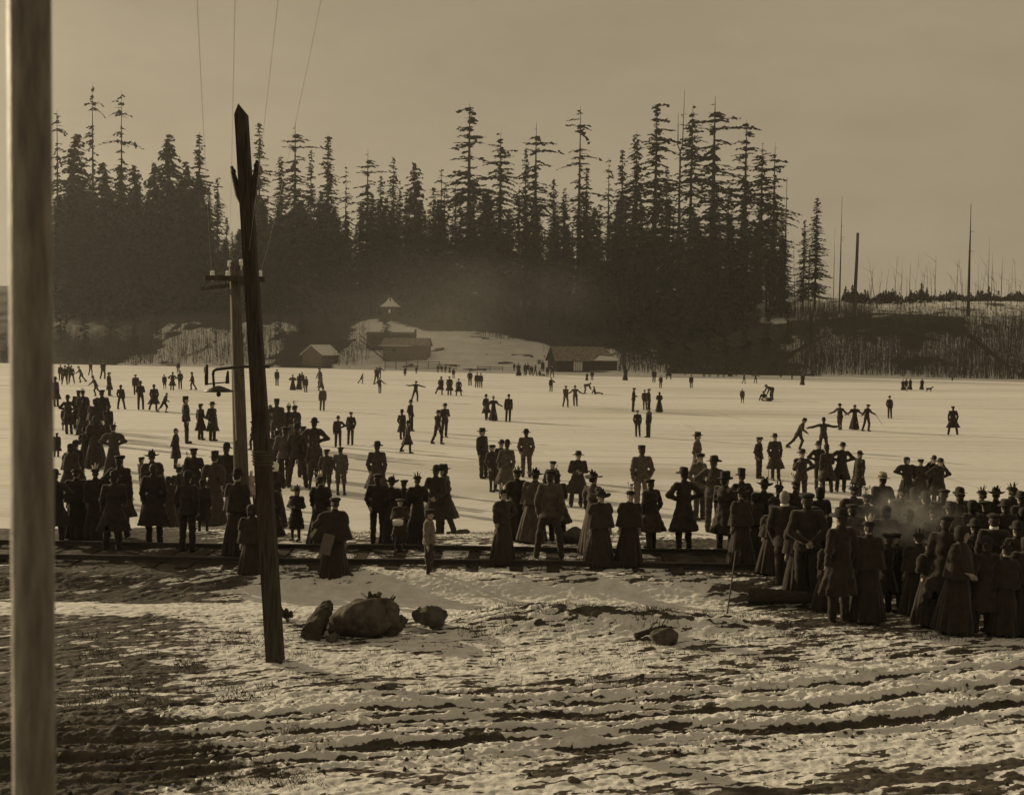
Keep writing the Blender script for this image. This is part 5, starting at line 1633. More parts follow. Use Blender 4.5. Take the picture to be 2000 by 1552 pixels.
# ------------------------------------------------------------------ everybody in the picture
ICE, NEAR, FAR, CRW = 'skaters out on the ice', 'spectators by the railway track', 'distant figures along the far shore', 'crowd at the right'
TABLE = [
 # --- left: far
 (110, 735, 794, 'C', 'stand', 170, 'bowler', 'k', 'dark figure half hidden behind the porch post, in front of the row of skaters', ICE),
 (118, 712, 743, 'S', 'stand', 20, 'cap', 'k', 'first figure of the tight row of four at the far left', ICE),
 (126, 713, 751, 'S', 'apart', 0, 'bowler', 'k', 'second figure of the tight row of four at the far left', ICE),
 (133, 711, 743, 'S', 'stand', -20, 'cap', 'd', 'third figure of the tight row of four at the far left', ICE),
 (140, 713, 749, 'S', 'apart', 10, 'bowler', 'k', 'last figure of the tight row of four at the far left', ICE),
 (159, 715, 747, 'S', 'push', -70, 'cap', 'd', 'stooping skater right of the tight row at the far left', ICE),
 (177, 706, 733, 'S', 'walk', 60, 'bowler', 'k', 'skater by the far bank, left of the pair near the forest edge', ICE),
 (201, 706, 740, 'S', 'walk', 40, 'cap', 'k', 'skater by the far bank, right of the pair near the forest edge', ICE),
 (188, 733, 773, 'S', 'push', -60, 'bowler', 'k', 'skater leaning far over below the two by the left far bank', ICE),
 (214, 727, 773, 'C', 'stand', 90, 'cap', 'k', 'slim upright figure in a long coat right of the leaning skater', ICE),
 (237, 751, 799, 'S', 'apart', 180, 'bowler', 'k', 'man with legs wide apart alone on the left ice', ICE),
 (266, 731, 771, 'S', 'stand', 30, 'cap', 'd', 'farther one of two overlapping men left of the swirling coat', ICE),
 (274, 743, 800, 'S', 'stand', 180, 'bowler', 'k', 'nearer one of two overlapping men left of the swirling coat', ICE),
 (302, 750, 803, 'C', 'stride', 200, 'bowler', 'k', 'man gliding in a long swirling coat', ICE),
 (321, 767, 806, 'B', 'push', 80, 'none', 'k', 'child leaning hard beside the man in the swirling coat', ICE),
 (322, 731, 759, 'B', 'stand', 0, 'cap', 'k', 'smallest of the four in a loose line left of the telegraph pole', ICE),
 (336, 726, 762, 'C', 'akimbo', 180, 'bowler', 'k', 'broad coated man second in the loose line of four', ICE),
 (352, 724, 760, 'S', 'pockets', 0, 'cap', 'k', 'third in the loose line of four, thumbs in pockets', ICE),
 (377, 726, 761, 'S', 'walk', -80, 'bowler', 'k', 'last in the loose line of four, striding to the left', ICE),
 (348, 706, 728, 'S', 'stand', 0, 'cap', 'k', 'small figure at the far bank above the loose line of four', FAR),
 (403, 712, 740, 'S', 'stand', 0, 'cap', 'd', 'small figure right behind the hanging lamp frame', FAR),
 (365, 773, 866, 'S', 'oneakimbo', 100, 'pillbox', 'k', 'tall slim man with bent elbow left of the two long coats', ICE),
 (393, 788, 859, 'C', 'stand', 150, 'cap', 'k', 'left one of two men in long coats near the pale pole', ICE),
 (415, 784, 861, 'C', 'pockets', 70, 'fedora', 'k', 'right one of two men in long coats near the pale pole', ICE),
 (343, 836, 915, 'C', 'stand', 90, 'none', 'k', 'bareheaded man in a long coat seen from the side', ICE),
 # --- left cluster
 (151, 762, 838, 'C', 'stand', 180, 'cap', 'k', 'slim figure standing between the two women of the left cluster', ICE),
 (165, 757, 842, 'W', 'stand', 180, 'plume', 'k', 'tall woman at the back of the left cluster', ICE),
 (135, 770, 848, 'C', 'akimbo', 180, 'bowler', 'k', 'broad man with elbow out at the left of the left cluster', ICE),
 (126, 794, 840, 'B', 'stand', 180, 'cap', 'k', 'low figure at the left foot of the left cluster', ICE),
 (163, 780, 851, 'K', 'stand', 180, 'hood', 'k', 'wide skirted woman in the middle of the left cluster', ICE),
 (186, 778, 868, 'K', 'stand', 170, 'hood', 'k', 'hooded figure leaning together with the cluster on the left', ICE),
 (203, 761, 858, 'S', 'stand', 180, 'cap', 'k', 'man with square shoulders at the right of the left cluster', ICE),
 (211, 792, 862, 'C', 'pockets', 170, 'none', 'k', 'round shouldered bareheaded figure before the left cluster', ICE),
 (187, 812, 914, 'W', 'stand', 190, 'hood', 'k', 'woman in a long black skirt just below the left cluster', ICE),
 (168, 830, 912, 'W', 'stand', 170, 'plume', 'k', 'woman left of the long black skirt below the left cluster', ICE),
 (223, 822, 935, 'W', 'akimbo', 180, 'plume', 'cd', 'woman with full sleeves and braided bodice standing apart', ICE),
 (147, 858, 968, 'C', 'stand', 180, 'bowler', 'k', 'man in a bowler behind the two plumed women', NEAR),
 (136, 866, 975, 'K', 'stand', 180, 'hood', 'k', 'figure in a hood left behind the two plumed women', NEAR),
 (110, 845, 892, 'C', 'stand', 180, 'cap', 'k', 'upper figure cut by the porch post', NEAR),
 (111, 915, 1062, 'C', 'akimbo', 180, 'bowler', 'k', 'lower big figure cut by the porch post', NEAR),
 (152, 906, 1050, 'K', 'stand', 180, 'plume', 'k', 'left one of the two plumed women with wide skirts', NEAR),
 (189, 903, 1052, 'K', 'stand', 180, 'whiteplume', 'k', 'right one of the two plumed women with wide skirts', NEAR),
 (238, 889, 1050, 'C', 'oneakimbo', 180, 'cap', 'd', 'capped man with his arm crooked right of the plumed women', NEAR),
 (222, 918, 1075, 'C', 'stand', 180, 'bowler', 'k', 'tall coated man in front of the capped man', NEAR),
 (281, 892, 980, 'S', 'stand', 160, 'cap', 'k', 'slim youth left behind the big hatted woman', NEAR),
 (301, 879, 1012, 'K', 'stand', 180, 'wide', 'k', 'woman in a big trimmed hat behind the man in a cape coat', NEAR),
 (302, 905, 1066, 'C', 'pockets', 180, 'none', 'k', 'stout bareheaded figure in a long coat by the far rail', NEAR),
 (330, 930, 1036, 'K', 'stand', 190, 'hood', 'k', 'shaded woman between the stout figure and the broad backed man', NEAR),
 (352, 902, 1020, 'W', 'stand', 180, 'whiteplume', 'k', 'woman whose pale plume shows over the broad backed man', NEAR),
 (366, 918, 1077, 'S', 'pockets', 180, 'bowler', 'k', 'broad backed man in a jacket with light between his legs', NEAR),
 (381, 875, 1000, 'S', 'pockets', 180, 'cap', 'k', 'youth in a cap behind the broad backed man', NEAR),
 (370, 882, 985, 'W', 'stand', 180, 'flowers', 'k', 'woman with a sprigged hat left behind the youth in a cap', NEAR),
 (397, 935, 1038, 'G', 'stand', 180, 'hood', 'k', 'short hooded girl right of the broad backed man', NEAR),
 (415, 880, 1024, 'W', 'pockets', 180, 'tophat', 'c', 'person in a tall hat and light collared coat', NEAR),
 (438, 863, 1004, 'C', 'stand', 160, 'bowler', 'k', 'man in a bowler close left of the pale pole', NEAR),
 (466, 913, 1085, 'K', 'stand', 180, 'bowler', 'k', 'caped figure in front of the foot of the pale pole', NEAR),
 (491, 918, 985, 'G', 'front', 0, 'bonnet', 'lm', 'small child in white bonnet and pale coat between the poles', NEAR),
 (492, 984, 1141, 'K', 'stand', 180, 'hood', 'k', 'round shouldered figure in a dark cape left of the timber pole foot', NEAR),
 (496, 822, 878, 'S', 'walk', -90, 'cap', 'k', 'skater half hidden behind the timber pole', ICE),
 # --- group right of the timber pole
 (541, 721, 753, 'S', 'stand', 30, 'cap', 'd', 'lone small skater right of the timber pole arm', ICE),
 (572, 730, 762, 'W', 'akimbo', 180, 'plume', 'c', 'woman in a flared skirt in the far group of four', ICE),
 (584, 729, 761, 'W', 'stand', 180, 'hood', 'c', 'second woman in the far group of four', ICE),
 (590, 727, 758, 'S', 'stand', 180, 'cap', 'c', 'back figure in the far group of four', ICE),
 (597, 735, 766, 'S', 'stand', 170, 'cap', 'c', 'youth at the right of the far group of four', ICE),
 (624, 719, 757, 'S', 'walk', -60, 'cap', 'g', 'back one of two skaters passing each other behind the lone standing boy', ICE),
 (628, 731, 763, 'S', 'walk', 70, 'bowler', 'g', 'front one of two skaters passing each other behind the lone standing boy', ICE),
 (629, 756, 802, 'S', 'stand', 10, 'cap', 'g', 'lone standing boy with arms hanging on the middle left ice', ICE),
 (706, 729, 749, 'S', 'push', 75, 'none', 'd', 'skater bent forward with one leg kicked back', ICE),
 (735, 717, 751, 'S', 'walk', 40, 'cap', 'd', 'rear one of three skaters below the shore stairway', ICE),
 (741, 715, 738, 'S', 'hold', 0, 'cap', 'd', 'farthest one of three skaters below the shore stairway', ICE),
 (742, 737, 768, 'S', 'hold', 180, 'cap', 'd', 'nearest one of three skaters below the shore stairway, arms spread', ICE),
 (791, 716, 734, 'C', 'stand', 0, 'cap', 'd', 'tiny figure under the left end of the shore fence', FAR),
 (813, 716, 730, 'S', 'stand', 0, 'cap', 'd', 'tiny figure under the middle of the shore fence', FAR),
 (811, 744, 784, 'S', 'armsout', 20, 'cap', 'd', 'skater with both arms stretched out in the middle distance', ICE),
 (860, 735, 771, 'C', 'stride', 150, 'fedora', 'd', 'left one of three in a row, coat tail flying', ICE),
 (878, 735, 772, 'C', 'pockets', 0, 'cap', 'd', 'middle one of three in a row right of the arm stretcher', ICE),
 (896, 739, 773, 'C', 'apart', 0, 'bowler', 'd', 'right one of three in a row, broad in the shoulders', ICE),
 (886, 719, 739, 'S', 'stand', 0, 'cap', 'd', 'lone small figure above the row of three', FAR),
 (855, 712, 728, 'S', 'stand', 0, 'cap', 'd', 'tiny figure left of the landing rail', FAR),
 (863, 713, 727, 'S', 'stand', 20, 'cap', 'd', 'tiny figure second at the landing rail', FAR),
 (870, 712, 728, 'S', 'stand', -20, 'bowler', 'd', 'tiny figure third at the landing rail', FAR),
 (878, 714, 728, 'W', 'stand', 0, 'plume', 'd', 'tiny skirted figure at the right of the landing rail', FAR),
 (918, 724, 753, 'S', 'pockets', 20, 'cap', 'd', 'slim single man left of the side by side pair', ICE),
 (931, 728, 757, 'S', 'stand', 0, 'cap', 'd', 'left one of a side by side pair in the distance', ICE),
 (939, 728, 757, 'S', 'stand', 0, 'bowler', 'd', 'right one of a side by side pair in the distance', ICE),
 # knot of watchers beside the pole
 (528, 790, 862, 'B', 'stand', 150, 'none', 'g', 'boy peeping out right behind the timber pole', ICE),
 (540, 778, 880, 'S', 'oneakimbo', 180, 'pillbox', 'c', 'man with his hand on his hip, topmost in the knot by the pole', ICE),
 (563, 786, 878, 'W', 'stand', 180, 'plume', 'c', 'woman in a plumed hat at the back of the knot by the timber pole', ICE),
 (577, 782, 876, 'W', 'stand', 160, 'flowers', 'c', 'woman in a tall trimmed hat at the back right of the knot', ICE),
 (574, 816, 905, 'B', 'stand', 180, 'none', 'g', 'bareheaded boy in the middle of the knot by the timber pole', ICE),
 (553, 834, 950, 'S', 'front', 180, 'cap', 'gd', 'man in a grey jacket with sunlit shoulders in the knot', ICE),
 (540, 840, 945, 'S', 'stand', 180, 'cap', 'c', 'youth squeezed between the timber pole and the grey jacket', ICE),
 (581, 825, 952, 'S', 'apart', 180, 'bowler', 'd', 'tall man in a dark suit seen full length from behind in the knot', ICE),
 (593, 832, 932, 'S', 'stand', 180, 'cap', 'c', 'low capped figure right of the tall dark suit', ICE),
 (612, 814, 938, 'S', 'akimbo', 180, 'bowler', 'c', 'man in a bowler with arms akimbo at the right of the knot', ICE),
 (612, 858, 956, 'B', 'stand', 180, 'cap', 'c', 'boy in front of the man with arms akimbo', ICE),
 (660, 811, 873, 'S', 'oneakimbo', 10, 'bowler', 'd', 'left one of two suited men facing the camera', ICE),
 (684, 804, 869, 'S', 'pockets', -10, 'cap', 'd', 'right one of two suited men, in a flat cap', ICE),
 (637, 877, 966, 'B', 'pockets', 160, 'cap', 'c', 'left one of two boys with hands in pockets', ICE),
 (666, 873, 967, 'B', 'pockets', 180, 'cap', 'g', 'right one of two boys with hands in pockets, elbow out', ICE),
 (786, 799, 858, 'C', 'stand', 160, 'tophat', 'd', 'left back one of three men crossing in the centre', ICE),
 (803, 780, 842, 'S', 'pockets', 60, 'fedora', 'd', 'right back one of three men crossing in the centre', ICE),
 (797, 820, 885, 'C', 'stride', 110, 'bowler', 'd', 'coated man striding out with one leg trailing', ICE),
 (855, 800, 867, 'S', 'walk', 60, 'bowler', 'd', 'front one of two skaters right of the striding man', ICE),
 (868, 787, 854, 'S', 'stand', 30, 'fedora', 'd', 'rear one of two skaters right of the striding man', ICE),
 (735, 861, 985, 'C', 'pockets', 170, 'fedora', 'c', 'man in a wide hat and long coat standing alone at the ice edge', ICE),
 (945, 835, 934, 'S', 'stand', 60, 'fedora', 'd', 'man in a dark jacket standing sideways, left of the trio', ICE),
 # --- near middle
 (537, 902, 1030, 'W', 'front', 180, 'bonnet', 'k', 'figure with a pale bonnet and scarf right of the timber pole', NEAR),
 (524, 930, 1085, 'C', 'stand', 180, 'bowler', 'k', 'dark man mostly behind the timber pole near the rails', NEAR),
 (577, 948, 1056, 'G', 'front', 0, 'wide', 'k', 'little girl in a cape and brimmed hat facing the camera', NEAR),
 (629, 919, 1062, 'W', 'stand', 180, 'whiteplume', 'k', 'woman in a long bell skirt behind the parcel carrier', NEAR),
 (738, 925, 1062, 'S', 'pockets', 180, 'cap', 'k', 'sturdy man with elbows out left of the hatted woman', NEAR),
 (763, 928, 1062, 'W', 'stand', 180, 'wide', 'k', 'woman in a wide trimmed hat beside the sturdy man', NEAR),
 (789, 937, 1050, 'B', 'stand', 170, 'cap', 'k', 'boy in a cap between the hatted woman and the plumed woman', NEAR),
 (781, 972, 1078, 'G', 'front', 30, 'tam', 'd', 'child in a tam cap holding something pale in front of the rails', NEAR),
 (816, 919, 1062, 'W', 'stand', 180, 'plume', 'k', 'slender woman with an upright plume next to the two hatted men', NEAR),
 (847, 907, 1048, 'C', 'stand', 180, 'bowler', 'k', 'man in a bowler talking to the striding long coat', NEAR),
 (867, 906, 1046, 'C', 'stride', -110, 'fedora', 'k', 'man in a long coat leaning in with one leg stretched back', NEAR),
 # --- far middle
 (1004, 709, 724, 'S', 'stand', 0, 'cap', 'd', 'first tiny figure left of the boathouse crowd', FAR),
 (1013, 707, 734, 'W', 'stand', 0, 'plume', 'd', 'tiny woman in a wide skirt in the boathouse crowd', FAR),
 (1025, 709, 734, 'S', 'stand', 0, 'cap', 'd', 'tiny man left in the close row of the boathouse crowd', FAR),
 (1031, 708, 733, 'S', 'apart', 0, 'bowler', 'd', 'tiny man second in the close row of the boathouse crowd', FAR),
 (1038, 713, 734, 'B', 'stand', 0, 'cap', 'd', 'tiny boy third in the close row of the boathouse crowd', FAR),
 (1045, 712, 734, 'S', 'walk', 60, 'cap', 'd', 'tiny walking figure at the right of the close row', FAR),
 (1055, 723, 734, 'W', 'sit', 40, 'hood', 'd', 'tiny figure sitting on the ice before the boathouse corner', FAR),
 (1060, 704, 725, 'C', 'stand', 0, 'bowler', 'd', 'tiny coated figure at the left wall of the boathouse', FAR),
 (1069, 714, 736, 'S', 'stand', 0, 'cap', 'd', 'tiny figure left under the boathouse gable', FAR),
 (1078, 713, 737, 'S', 'apart', 0, 'bowler', 'd', 'tiny figure right under the boathouse gable', FAR),
 (1076, 737, 765, 'S', 'oneakimbo', 0, 'cap', 'd', 'skater with one arm out below the boathouse gable', ICE),
 (1146, 727, 743, 'W', 'stand', 0, 'plume', 'd', 'left one of the couple before the pale boathouse door', FAR),
 (1156, 723, 743, 'S', 'stand', 0, 'cap', 'd', 'right one of the couple before the pale boathouse door', FAR),
 (1221, 716, 743, 'W', 'stand', 180, 'hood', 'd', 'woman in a straight dark dress right of the boathouse', FAR),
 (1210, 712, 726, 'S', 'stand', 0, 'cap', 'd', 'left one of two tiny heads at the right boathouse wall', FAR),
 (1219, 711, 724, 'S', 'stand', 0, 'bowler', 'd', 'right one of two tiny heads at the right boathouse wall', FAR),
 (1105, 753, 795, 'S', 'walk', 30, 'cap', 'g', 'left one of a pair of boys skating towards the camera', ICE),
 (1124, 752, 793, 'S', 'hold', 0, 'bowler', 'g', 'right one of a pair of boys, arms held out', ICE),
 (1142, 747, 769, 'S', 'bent', 90, 'none', 'g', 'man bent double over the fallen skater', ICE),
 (1162, 754, 770, 'S', 'sit', 80, 'none', 'g', 'fallen skater sitting on the ice with legs out', ICE),
 (950, 769, 820, 'C', 'stride', 30, 'bowler', 'd', 'man skating arm in arm with the woman in the swinging skirt', ICE),
 (964, 771, 822, 'W', 'hold', 10, 'plume', 'd', 'woman in a swinging skirt skating arm in arm', ICE),
 (992, 769, 823, 'S', 'stand', 0, 'bowler', 'd', 'single suited man right of the arm in arm couple', ICE),
 (1236, 757, 804, 'S', 'front', 70, 'cap', 'd', 'slim man facing right, left of the far pair and woman', ICE),
 (1260, 761, 801, 'S', 'pockets', 0, 'cap', 'd', 'left one of the close pair beside the lone woman', ICE),
 (1267, 759, 806, 'S', 'stand', 60, 'cap', 'd', 'right one of the close pair beside the lone woman', ICE),
 (1287, 765, 805, 'W', 'front', 180, 'hood', 'd', 'lone woman in a bell skirt on the middle right ice', ICE),
 (1246, 801, 853, 'S', 'pockets', 0, 'cap', 'd', 'stocky man left in the nearer pair on the middle right ice', ICE),
 (1266, 796, 854, 'S', 'stand', -60, 'cap', 'd', 'slim man right in the nearer pair on the middle right ice', ICE),
 (1277, 721, 747, 'S', 'stand', 0, 'cap', 'd', 'thin upright figure on the far ice left of the two skaters', FAR),
 (1290, 733, 758, 'S', 'pockets', 0, 'cap', 'd', 'nearer skater left of the tall far one', FAR),
 (1306, 712, 741, 'C', 'apart', 0, 'bowler', 'd', 'big dark figure at the far bank right of the boathouse', FAR),
 (1350, 731, 758, 'S', 'stand', 0, 'bowler', 'd', 'single man with a bowler on the far right centre ice', FAR),
 (1338, 717, 732, 'S', 'stand', 0, 'cap', 'd', 'tiny figure at the bank above the single man', FAR),
 # --- near middle right
 (963, 868, 960, 'B', 'pockets', 60, 'cap', 'd', 'boy in a cap in front of the sideways standing man', ICE),
 (973, 857, 958, 'S', 'stand', 30, 'bowler', 'd', 'man in a bowler between the boy and the coated back', ICE),
 (985, 857, 975, 'C', 'pockets', 180, 'bowler', 'g', 'man in a sunlit coat turning his back, right of the boy', ICE),
 (1028, 837, 932, 'S', 'stand', 180, 'fedora', 'g', 'upright man in a grey suit with his back turned', ICE),
 (1127, 880, 989, 'C', 'stand', 0, 'fedora', 'd', 'man in a knee length coat facing the camera alone', ICE),
 (1075, 900, 1010, 'S', 'stand', 20, 'cap', 'd', 'youth in a cap looking over the big jacketed back', ICE),
 (1008, 907, 1052, 'W', 'stand', 180, 'plume', 'd', 'woman in a knotted hat behind the woman with hand on hip', NEAR),
 (1038, 914, 1058, 'K', 'stand', 180, 'wide', 'g', 'woman in a grey cape left of the big jacketed back', NEAR),
 (1091, 910, 1056, 'C', 'stand', 180, 'flowers', 'd', 'woman in a long fitted coat right of the big jacketed back', NEAR),
 (982, 944, 1103, 'W', 'oneakimbo', 15, 'whiteplume', 'd', 'woman facing the camera with hand on hip and pale plumes', NEAR),
 (1072, 919, 1091, 'S', 'apart', 180, 'cap', 'gc', 'man in a big grey jacket standing on the rails with legs apart', NEAR),
 (1160, 918, 1082, 'W', 'stand', 120, 'wide', 'g', 'woman in a tall hat leaning behind the woman with the rolled brim', NEAR),
 (1170, 953, 1106, 'K', 'stand', 20, 'wide', 'd', 'woman in a rolled brim hat and cape on the near rail', NEAR),
 (1228, 942, 1107, 'K', 'stand', 0, 'flowers', 'k', 'woman in a black cape and flowered hat facing the camera', NEAR),
 (1253, 869, 1000, 'S', 'pockets', 180, 'pillbox', 'gm', 'man in pale trousers and a round cap seen from behind', ICE),
 (1273, 936, 1074, 'C', 'stride', -150, 'cap', 'd', 'man in a flat cap and coat striding right of the flowered hat', NEAR),
 (1335, 912, 1078, 'C', 'akimbo', 180, 'fedora', 'd', 'broad man in a long coat with both arms akimbo', NEAR),
 (1363, 843, 950, 'C', 'stand', 60, 'fedora', 'g', 'man in a pale coat and wide hat behind the akimbo man', ICE),
 (1366, 885, 1015, 'S', 'stand', 30, 'cap', 'gd', 'young man with a light collar beside the akimbo man', ICE),
 (1392, 889, 1040, 'S', 'oneakimbo', 160, 'fedora', 'd', 'man in a wide flat hat with his elbow raised', NEAR),
 (1414, 919, 1080, 'C', 'stand', 150, 'tophat', 'd', 'man in a tall round hat with a sunlit left arm', NEAR),
 # --- far right
 (1375, 714, 736, 'S', 'stand', 0, 'cap', 'd', 'first tiny figure of the row along the right bank', FAR),
 (1386, 715, 736, 'C', 'stand', 0, 'bowler', 'd', 'second tiny figure of the row along the right bank', FAR),
 (1402, 716, 736, 'S', 'stand', 0, 'cap', 'd', 'third tiny figure of the row along the right bank', FAR),
 (1413, 714, 736, 'C', 'stand', 0, 'cap', 'd', 'fourth tiny figure of the row along the right bank', FAR),
 (1425, 716, 735, 'W', 'stand', 0, 'plume', 'd', 'fifth tiny figure of the row along the right bank, skirted', FAR),
 (1430, 715, 736, 'S', 'stand', 0, 'cap', 'd', 'sixth tiny figure of the row along the right bank', FAR),
 (1438, 717, 735, 'S', 'stand', 0, 'bowler', 'd', 'last tiny figure of the row along the right bank', FAR),
 (1453, 728, 749, 'S', 'walk', 60, 'cap', 'd', 'left one of two skaters apart on the right far ice', ICE),
 (1476, 729, 749, 'S', 'armsout', 0, 'cap', 'd', 'right one of two skaters apart on the right far ice', ICE),
 (1450, 759, 787, 'B', 'stand', 0, 'none', 'g', 'small child standing left of the helper and the seated woman', ICE),
 (1493, 763, 783, 'W', 'sit', 20, 'hood', 'd', 'woman sitting on the ice being helped', ICE),
 (1507, 752, 781, 'S', 'bent', -70, 'cap', 'd', 'helper stooping over the woman sitting on the ice', ICE),
 (1525, 720, 737, 'S', 'stand', 0, 'cap', 'd', 'tiny thin figure at the right bank, left of three', FAR),
 (1547, 721, 741, 'S', 'stand', 0, 'cap', 'd', 'tiny thin figure at the right bank, middle of three', FAR),
 (1587, 721, 736, 'S', 'stand', 0, 'cap', 'd', 'tiny thin figure at the right bank, right of three', FAR),
 (1567, 729, 752, 'K', 'stand', 0, 'hood', 'k', 'dark caped woman on the right far ice', FAR),
 (1764, 740, 762, 'W', 'stand', 0, 'plume', 'k', 'left one of the trio near the little dog', FAR),
 (1770, 739, 763, 'S', 'stand', 0, 'cap', 'k', 'middle one of the trio near the little dog', FAR),
 (1777, 739, 761, 'W', 'stand', 0, 'hood', 'k', 'right one of the trio near the little dog', FAR),
 (1800, 739, 761, 'K', 'stand', 0, 'hood', 'k', 'slim figure standing between the trio and the little dog', FAR),
 (1860, 734, 745, 'B', 'stand', 0, 'cap', 'k', 'tiny speck of a figure at the far right bank', FAR),
 (1738, 772, 817, 'S', 'pockets', 10, 'bowler', 'k', 'lone man with hands in pockets on the right ice', ICE),
 (1861, 793, 849, 'C', 'apart', 180, 'cap', 'k', 'lone coated man nearest the right edge of the ice', ICE),
 (1640, 787, 839, 'S', 'hold', -50, 'bowler', 'k', 'left skater of the three hand in hand', ICE),
 (1669, 790, 839, 'W', 'hold', 0, 'hood', 'k', 'woman in the middle of the three hand in hand', ICE),
 (1692, 789, 842, 'S', 'hold', 30, 'cap', 'k', 'right skater of the three hand in hand', ICE),
 (1607, 814, 888, 'S', 'armsout', 160, 'bowler', 'd', 'skater balancing with arms flung wide left of the three', ICE),
 (1558, 815, 878, 'S', 'push', 70, 'bowler', 'd', 'man gliding on one foot with the other raised behind', ICE),
 (1482, 853, 934, 'S', 'stand', 60, 'cap', 'd', 'youth bowing his head over a walking stick', ICE),
 (1515, 846, 938, 'C', 'pockets', 10, 'fedora', 'd', 'heavy man in a big overcoat right of the walking stick', ICE),
 (1563, 876, 985, 'S', 'chin', 10, 'fedora', 'd', 'man with his hand to his chin and the other on his hip', ICE),
 (1600, 860, 958, 'S', 'akimbo', 20, 'bowler', 'd', 'left man of the three talking above the smoke', ICE),
 (1617, 868, 962, 'C', 'stand', 180, 'tophat', 'd', 'middle man of the three talking, back turned', ICE),
 (1641, 863, 960, 'C', 'akimbo', 0, 'fedora', 'd', 'right man of the three talking, broad coat held open', ICE),
 (1675, 879, 968, 'C', 'stand', -70, 'bowler', 'd', 'man in a coat standing sideways right of the three talking', ICE),
 (1771, 892, 985, 'W', 'akimbo', 0, 'hood', 'k', 'left one of the four friends facing the camera above the crowd', ICE),
 (1797, 896, 985, 'W', 'stand', -20, 'cap', 'c', 'second of the four friends facing the camera above the crowd', ICE),
 (1818, 888, 985, 'S', 'eyes', 0, 'bowler', 'k', 'third of the four friends, shading the eyes with both hands', ICE),
 (1829, 893, 990, 'C', 'akimbo', 10, 'bowler', 'k', 'last of the four friends with elbow out', ICE),
 # --- the crowd at the right
 (1447, 914, 1072, 'W', 'stand', 180, 'tophat', 'd', 'person in a square grey hat left of the flat brimmed hat', CRW),
 (1446, 948, 1106, 'K', 'stand', 180, 'wide', 'd', 'woman in a pale brimmed hat below the square grey hat', CRW),
 (1470, 960, 1092, 'K', 'stand', 170, 'hood', 'd', 'stooping shawled woman at the left of the crowd', CRW),
 (1484, 932, 1090, 'W', 'stand', 180, 'wide', 'd', 'woman in the flat brimmed hat at the left of the crowd', CRW),
 (1517, 936, 1094, 'W', 'stand', 180, 'plume', 'd', 'woman with a dark feathered hat under the heavy overcoat man', CRW),
 (1548, 925, 1083, 'W', 'stand', 180, 'flowers', 'd', 'woman with a spray on her hat under the chin stroking man', CRW),
 (1536, 958, 1163, 'S', 'pockets', 180, 'none', 'kd', 'grey haired bareheaded man with a white collar line', CRW),
 (1577, 962, 1172, 'S', 'behind', 180, 'cap', 'k', 'man in a cap clasping his hands behind his back', CRW),
 (1590, 988, 1150, 'B', 'stand', 180, 'cap', 'k', 'youth half hidden between the clasped hands and the big hat', CRW),
 (1602, 950, 1108, 'C', 'stand', 180, 'hood', 'k', 'cloaked figure with a pointed pale collar in the crowd', CRW),
 (1637, 991, 1214, 'C', 'stand', 180, 'fedora', 'k', 'big man in a wide black hat with his back to the camera', CRW),
 (1660, 940, 1098, 'W', 'stand', 180, 'plume', 'k', 'woman in a big dark plumed hat above the big man', CRW),
 (1714, 921, 1079, 'C', 'stand', 170, 'slouch', 'd', 'man in a pale slouch hat seen above the smoke', CRW),
 (1692, 950, 1108, 'W', 'stand', 180, 'flowers', 'k', 'woman with stiff hat sprigs left of the pale slouch hat', CRW),
 (1690, 1000, 1212, 'K', 'stand', 180, 'whiteplume', 'k', 'woman with a bright white plume and long dark cape', CRW),
 (1745, 1040, 1193, 'B', 'stand', -60, 'cap', 'd', 'boy in a cap turning his pale face to the left', CRW),
 (1753, 942, 1100, 'W', 'stand', 180, 'plume', 'k', 'woman in a jagged plumed hat left of the four friends', CRW),
 (1780, 950, 1108, 'K', 'stand', 180, 'hood', 'k', 'hooded woman below the left friend', CRW),
 (1806, 958, 1116, 'C', 'stand', 180, 'bowler', 'k', 'dark man below the friend shading the eyes', CRW),
 (1834, 955, 1113, 'C', 'stand', 170, 'cap', 'k', 'man in a cap right below the four friends', CRW),
 (1837, 1008, 1226, 'C', 'stand', 170, 'cap', 'k', 'tall dark man by the smoke with grey light on his cap', CRW),
 (1866, 1025, 1236, 'K', 'stand', 60, 'hood', 'k', 'shadowed woman with a sliver of pale face at the right', CRW),
 (1877, 950, 1108, 'K', 'stand', 180, 'bowler', 'k', 'figure in a domed hat and shawl in the right back row', CRW),
 (1862, 962, 1120, 'S', 'stand', 170, 'cap', 'd', 'face turned sideways left of the domed hat', CRW),
 (1914, 947, 1105, 'W', 'stand', 180, 'plume', 'k', 'woman in a crown shaped hat in the right back row', CRW),
 (1945, 950, 1108, 'W', 'stand', 180, 'wide', 'k', 'woman in a flat wide hat in the right back row', CRW),
 (1968, 940, 1098, 'W', 'stand', 180, 'plume', 'k', 'woman with tall ragged plumes in the right back row', CRW),
 (1990, 958, 1116, 'C', 'stand', 180, 'bowler', 'k', 'last dark figure at the right edge of the back row', CRW),
 (1938, 1004, 1200, 'S', 'stand', 180, 'cap', 'k', 'man with a bright white collar from behind at the right', CRW),
 (1905, 1012, 1195, 'C', 'stand', 180, 'bowler', 'k', 'dark back between the white collar and the shadowed woman', CRW),
 (1978, 1015, 1205, 'C', 'stand', 180, 'bowler', 'k', 'dark back right of the white collar', CRW),
 (1790, 1030, 1200, 'K', 'stand', 180, 'plume', 'k', 'dark woman between the boy and the tall man by the smoke', CRW),
 (1880, 1050, 1232, 'S', 'stand', 180, 'cap', 'k', 'low dark man in front of the shadowed woman', CRW),
 (1560, 1000, 1168, 'K', 'stand', 180, 'hood', 'k', 'hooded back between the grey haired man and the clasped hands', CRW),
